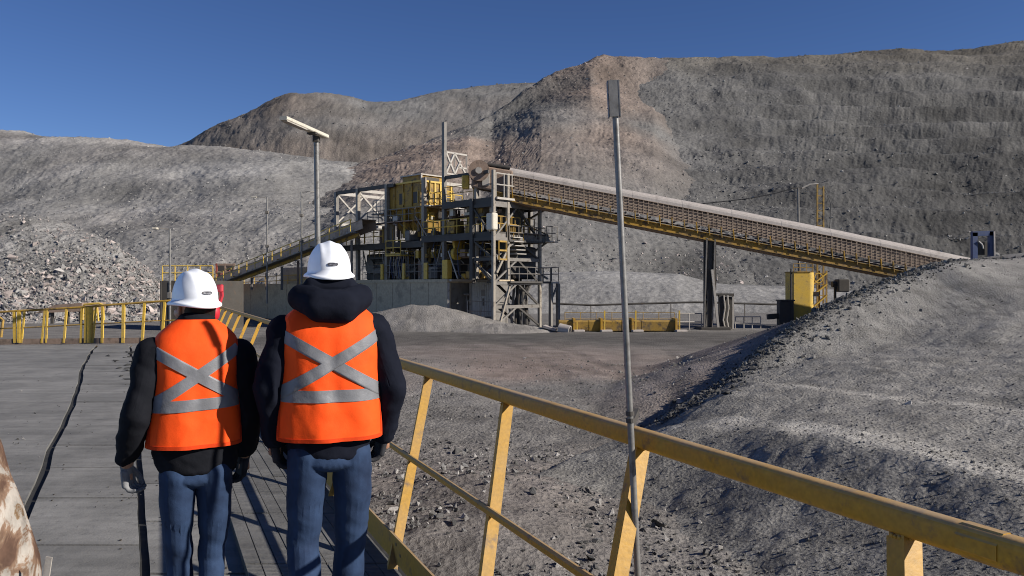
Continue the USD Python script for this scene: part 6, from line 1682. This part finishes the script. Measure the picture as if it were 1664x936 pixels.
def scatter(name, label, pos, size, mat, seed, nproto=4, flat=.7):
    path = numbered('/World', name)
    pi = UsdGeom.PointInstancer.Define(stage, path)
    r_ = np.random.default_rng(seed)
    tg = []
    for k in range(nproto):
        m = rock(seed * 10 + k, n_=11)
        pm = usdkit.mesh(stage, path + '/stone' + ('_%03d' % k if k else ''), m, None)
        UsdShade.MaterialBindingAPI.Apply(pm.GetPrim()).Bind(UsdShade.Material.Get(stage, L + (mat if isinstance(mat, str) else mat[k % len(mat)])))
        tg.append(pm.GetPath())
    pi.CreatePrototypesRel().SetTargets(tg)
    n_ = len(pos)
    pi.CreateProtoIndicesAttr(Vt.IntArray.FromNumpy(r_.integers(0, nproto, n_).astype(np.int32)))
    pi.CreatePositionsAttr(Vt.Vec3fArray.FromNumpy(np.asarray(pos, np.float32)))
    q = r_.normal(size=(n_, 4)); q /= np.linalg.norm(q, axis=1, keepdims=True)
    pi.CreateOrientationsAttr(Vt.QuathArray([Gf.Quath(float(a), float(b), float(c_), float(d)) for a, b, c_, d in q]))
    sc = np.asarray(size)[:, None] * r_.uniform(.7, 1.2, (n_, 3))
    pi.CreateScalesAttr(Vt.Vec3fArray.FromNumpy(sc.astype(np.float32)))
    return tag(Thing(path), label, 'stones', kind='stuff')

def view_points(n_, px0, px1, r0, r1, rg, power=0.0):
    """Points on the ground, thinner with distance."""
    a_ = rg.uniform(px0, px1, n_)
    y = np.exp(rg.uniform(math.log(r0), math.log(r1), n_))
    return (a_ - CX) / F * y, y
rg = np.random.default_rng(91)
x, y = view_points(30000, 560, 1900, 5.5, 34, rg)
on_walk = (x * NV[0] + y * NV[1]) < 1.42
x, y = x[~on_walk], y[~on_walk]
z = surf_z(x, y)
ism = mound_z(np.stack([y, x], -1)) > ground_h(x, y)
clump = fbm(np.stack([x * .7, y * .7, 0 * x], -1), 3, 92)
sz = np.clip(rg.lognormal(math.log(.016), .55, len(x)), .008, .085)
k_ = (rg.random(len(x)) < np.clip((clump - .30) * 3.2, .08, 1))
g_ = k_ & ~ism
scatter('gravel_stones', 'loose small stones strewn over the yard ground', np.stack([x, y, z], -1)[g_] + np.c_[0 * x[g_], 0 * x[g_], sz[g_] * .3], sz[g_] * 1.15, ['stone_grey', 'stone_pale', 'stone_grey', 'stone_dark'], 11)
g_ = ism
sz2 = np.clip(sz * .5, .006, .032)
scatter('ore_stones', 'crushed ore grains covering the stockpile', np.stack([x, y, z], -1)[g_] + np.c_[0 * x[g_], 0 * x[g_], sz2[g_] * .3], sz2[g_], ['stone_grey', 'stone_dark', 'stone_grey', 'stone_grey'], 12)
gx_, gy_ = rg.uniform(-7, 1.2, 2600), np.exp(rg.uniform(math.log(2.2), math.log(16), 2600))
gx_ = gx_ * gy_ / 6
kk = ((gx_ * NV[0] + gy_ * NV[1]) < GD - .03) & (rg.random(2600) < np.clip((fbm(np.stack([gx_ * .8, gy_ * .8, 0 * gx_], -1), 3, 95) - .4) * 5, .05, 1))
gs_ = np.clip(rg.lognormal(math.log(.006), .5, kk.sum()), .003, .022)
scatter('deck_grit', 'grit and small stones spilled on the walkway deck', np.stack([gx_[kk], gy_[kk], .003 + gs_ * .4], -1), gs_, ['stone_dark', 'stone_grey', 'stone_pale', 'stone_dark'], 15)
# coarse dark rock along the crest of the pile
t_ = rg.uniform(0, len(crest) - 2.2, 5000)
i_ = t_.astype(int); f_ = (t_ - i_)[:, None]
cp_ = crest[i_] * (1 - f_) + crest[i_ + 1] * f_
dn = crest[i_ + 1] - crest[i_]; dn = dn[:, :2] / np.linalg.norm(dn[:, :2], axis=1, keepdims=True)
off = rg.normal(.0, .5, len(t_)) * rg.uniform(.2, 1.3, len(t_))
cx_, cy_ = cp_[:, 0] - dn[:, 1] * off, cp_[:, 1] + dn[:, 0] * off
sz = np.clip(rg.lognormal(math.log(.026), .6, len(t_)), .012, .11) * np.clip(cy_ / 24, .6, 1.2)
scatter('crest_rocks', 'coarse dark rocks along the crest of the stockpile', np.stack([cx_, cy_, surf_z(cx_, cy_) + sz * .25], -1), sz, ['stone_dark', 'stone_dark', 'stone_grey', 'stone_dark'], 13)
# broken rock on the slope behind the end railing
rub = stage.GetPrimAtPath('/World/rubble_slope')
rv = np.array(UsdGeom.Mesh(rub).GetPointsAttr().Get())
rx_, ry_ = rv[:, 0] / rv[:, 1] * F + CX, CY - (rv[:, 2] - H) / rv[:, 1] * F
sel = np.where((rx_ > -60) & (rx_ < 340) & (rv[:, 1] < 99) & (ry_ > 345) & (ry_ < 520))[0]
pk = rg.choice(sel, 20000)
low = np.clip((ry_[pk] - 350) / 170, 0, 1)
pk = pk[rg.random(len(pk)) < .25 + .75 * low]
low = np.clip((ry_[pk] - 350) / 170, 0, 1)
pos = rv[pk] + rg.normal(0, .2, (len(pk), 3)) * [1, 1, .2]
sz = np.clip(rg.lognormal(math.log(.10), .6, len(pk)), .04, .5) * (.7 + .6 * low)
scatter('rubble_stones', 'broken rock covering the slope behind the far railing', pos, sz, ['stone_mid', 'stone_mid', 'stone_grey', 'stone_pink'], 14)
# boulders that stand out one by one
def boulder(name, label, cat, loc, size, mat, seed, group=None, rz=0.0):
    g = thing(name, label, cat, loc=loc, group=group)
    m = rock(seed, n_=16); m.apply_scale(size)
    m.apply_transform(trimesh.transformations.rotation_matrix(rz, [0, 0, 1])); m.apply_translation(np.asarray(loc) + [0, 0, size * .25])
    v, f_ = trimesh.remesh.subdivide(m.vertices, m.faces)
    m = trimesh.Trimesh(v, f_); m.vertices += (fbm(m.vertices * 2.2 / size, 2, seed)[:, None] - .5) * size * .22
    p_ = put('rock', m, mat, g); return g
low_i = sel[(ry_[sel] > 425) & (rx_[sel] > 5)]
base = None
for k in range(44):
    j = rg.choice(low_i)
    s_ = float(np.clip(rg.lognormal(math.log(.30), .35), .22, .65))
    lc_ = rv[j] + [0, 0, .05]
    if k < 5:
        boulder('boulder', 'pale boulder on the broken rock slope behind the end railing', 'boulder', (0, 0, 0), 1.0, ['stone_pale', 'stone_pink', 'stone_grey', 'stone_pale', 'stone_pink'][k], 600 + k, group='boulders on the broken rock slope')
        path = '/World/boulder' + ('_%03d' % k if k else '')
        x_ = UsdGeom.Xformable(stage.GetPrimAtPath(path)); x_.ClearXformOpOrder()
        x_.AddTranslateOp(opSuffix='at').Set(Gf.Vec3d(*map(float, lc_))); x_.AddScaleOp().Set(Gf.Vec3f(s_, s_, s_ * .8))
        base = base or []; base.append(Thing(path))
    else:
        b_ = base[k % 5]
        path = numbered('/World', 'boulder')
        x_ = UsdGeom.Xform.Define(stage, path); x_.GetPrim().GetReferences().AddInternalReference(b_.path)
        x_.ClearXformOpOrder(); x_.AddTranslateOp(opSuffix='at').Set(Gf.Vec3d(*map(float, lc_))); x_.AddRotateZOp().Set(float(rg.uniform(0, 360))); x_.AddScaleOp().Set(Gf.Vec3f(s_, s_, s_ * .8))
        x_.GetPrim().SetInstanceable(True)
        tag(Thing(path), 'pale boulder on the broken rock slope behind the end railing', 'boulder', 'boulders on the broken rock slope')
def on_ground(px, py):
    """Where the ray of the photograph's pixel meets the yard or the pile."""
    for Z in np.arange(5, 40, .02):
        q = P(px, py, Z)
        if q[2] <= surf_z(q[0], q[1]):
            return np.array([q[0], q[1], float(surf_z(q[0], q[1]))])
    return q
for px, py, s_, mt, lab in ((715, 829, .055, 'stone_pale', 'larger white stone beside the second railing post, seen between the rails'),
                            (731, 825, .050, 'stone_pale', 'smaller white stone just right of the larger white stone between the rails'),
                            (742, 737, .11, 'stone_dark', 'dark jagged rock behind the second railing post near the yard soil'),
                            (790, 786, .06, 'stone_grey', 'grey flat stone above the middle rail between the posts'),
                            (1137, 850, .055, 'stone_pale', 'lone pale stone on the lower face of the stockpile'),
                            (1478, 657, .09, 'stone_pale', 'lone pale stone on the upper step of the stockpile'),
                            (1180, 640, .12, 'stone_dark', 'dark rock low on the crest of the stockpile'),
                            (1105, 655, .16, 'stone_pink', 'brownish rock on the yard at the foot of the stockpile crest'),
                            (640, 830, .07, 'stone_pale', 'pale stone at the foot of the first railing post by the toe board')):
    boulder('stone', lab, 'stone', on_ground(px, py), s_, mt, int(px))

# loose rock lying on the hillsides
for nm, n_, lo, hi, mt, sd in (('terraced_pit_wall', 22000, .10, .55, ['stone_grey', 'stone_grey', 'stone_dark', 'stone_mid'], 16), ('reddish_hill', 13000, .09, .5, ['stone_grey', 'stone_pink', 'stone_grey', 'stone_mid'], 17),
                               ('left_hill', 15000, .08, .42, ['stone_mid', 'stone_mid', 'stone_grey', 'stone_mid'], 18), ('far_hill', 5000, .16, .8, ['stone_grey', 'stone_dark', 'stone_grey', 'stone_mid'], 19)):
    hv = np.array(UsdGeom.Mesh(stage.GetPrimAtPath('/World/' + nm)).GetPointsAttr().Get())
    hx, hy = hv[:, 0] / hv[:, 1] * F + CX, CY - (hv[:, 2] - H) / hv[:, 1] * F
    w_ = (hx > -150) & (hx < 1850) & (hy > 40) & (hy < 500)
    w_ = w_ * np.clip((fbm(hv * .03, 3, 300 + sd) - .35) * 4, .08, 1)
    pk = rg.choice(len(hv), n_, p=w_ / w_.sum())
    sz = np.clip(rg.lognormal(math.log(lo * 1.5), .5, n_), lo, hi)
    scatter('hillside_stones', {'terraced_pit_wall': 'loose rock on the terraced pit wall', 'reddish_hill': 'loose rock on the reddish spur', 'left_hill': 'loose rock on the left hillside', 'far_hill': 'loose rock on the far mountain'}[nm],
            hv[pk] + rg.normal(0, .25, (n_, 3)) * [1, 1, .1], sz, mt, sd)
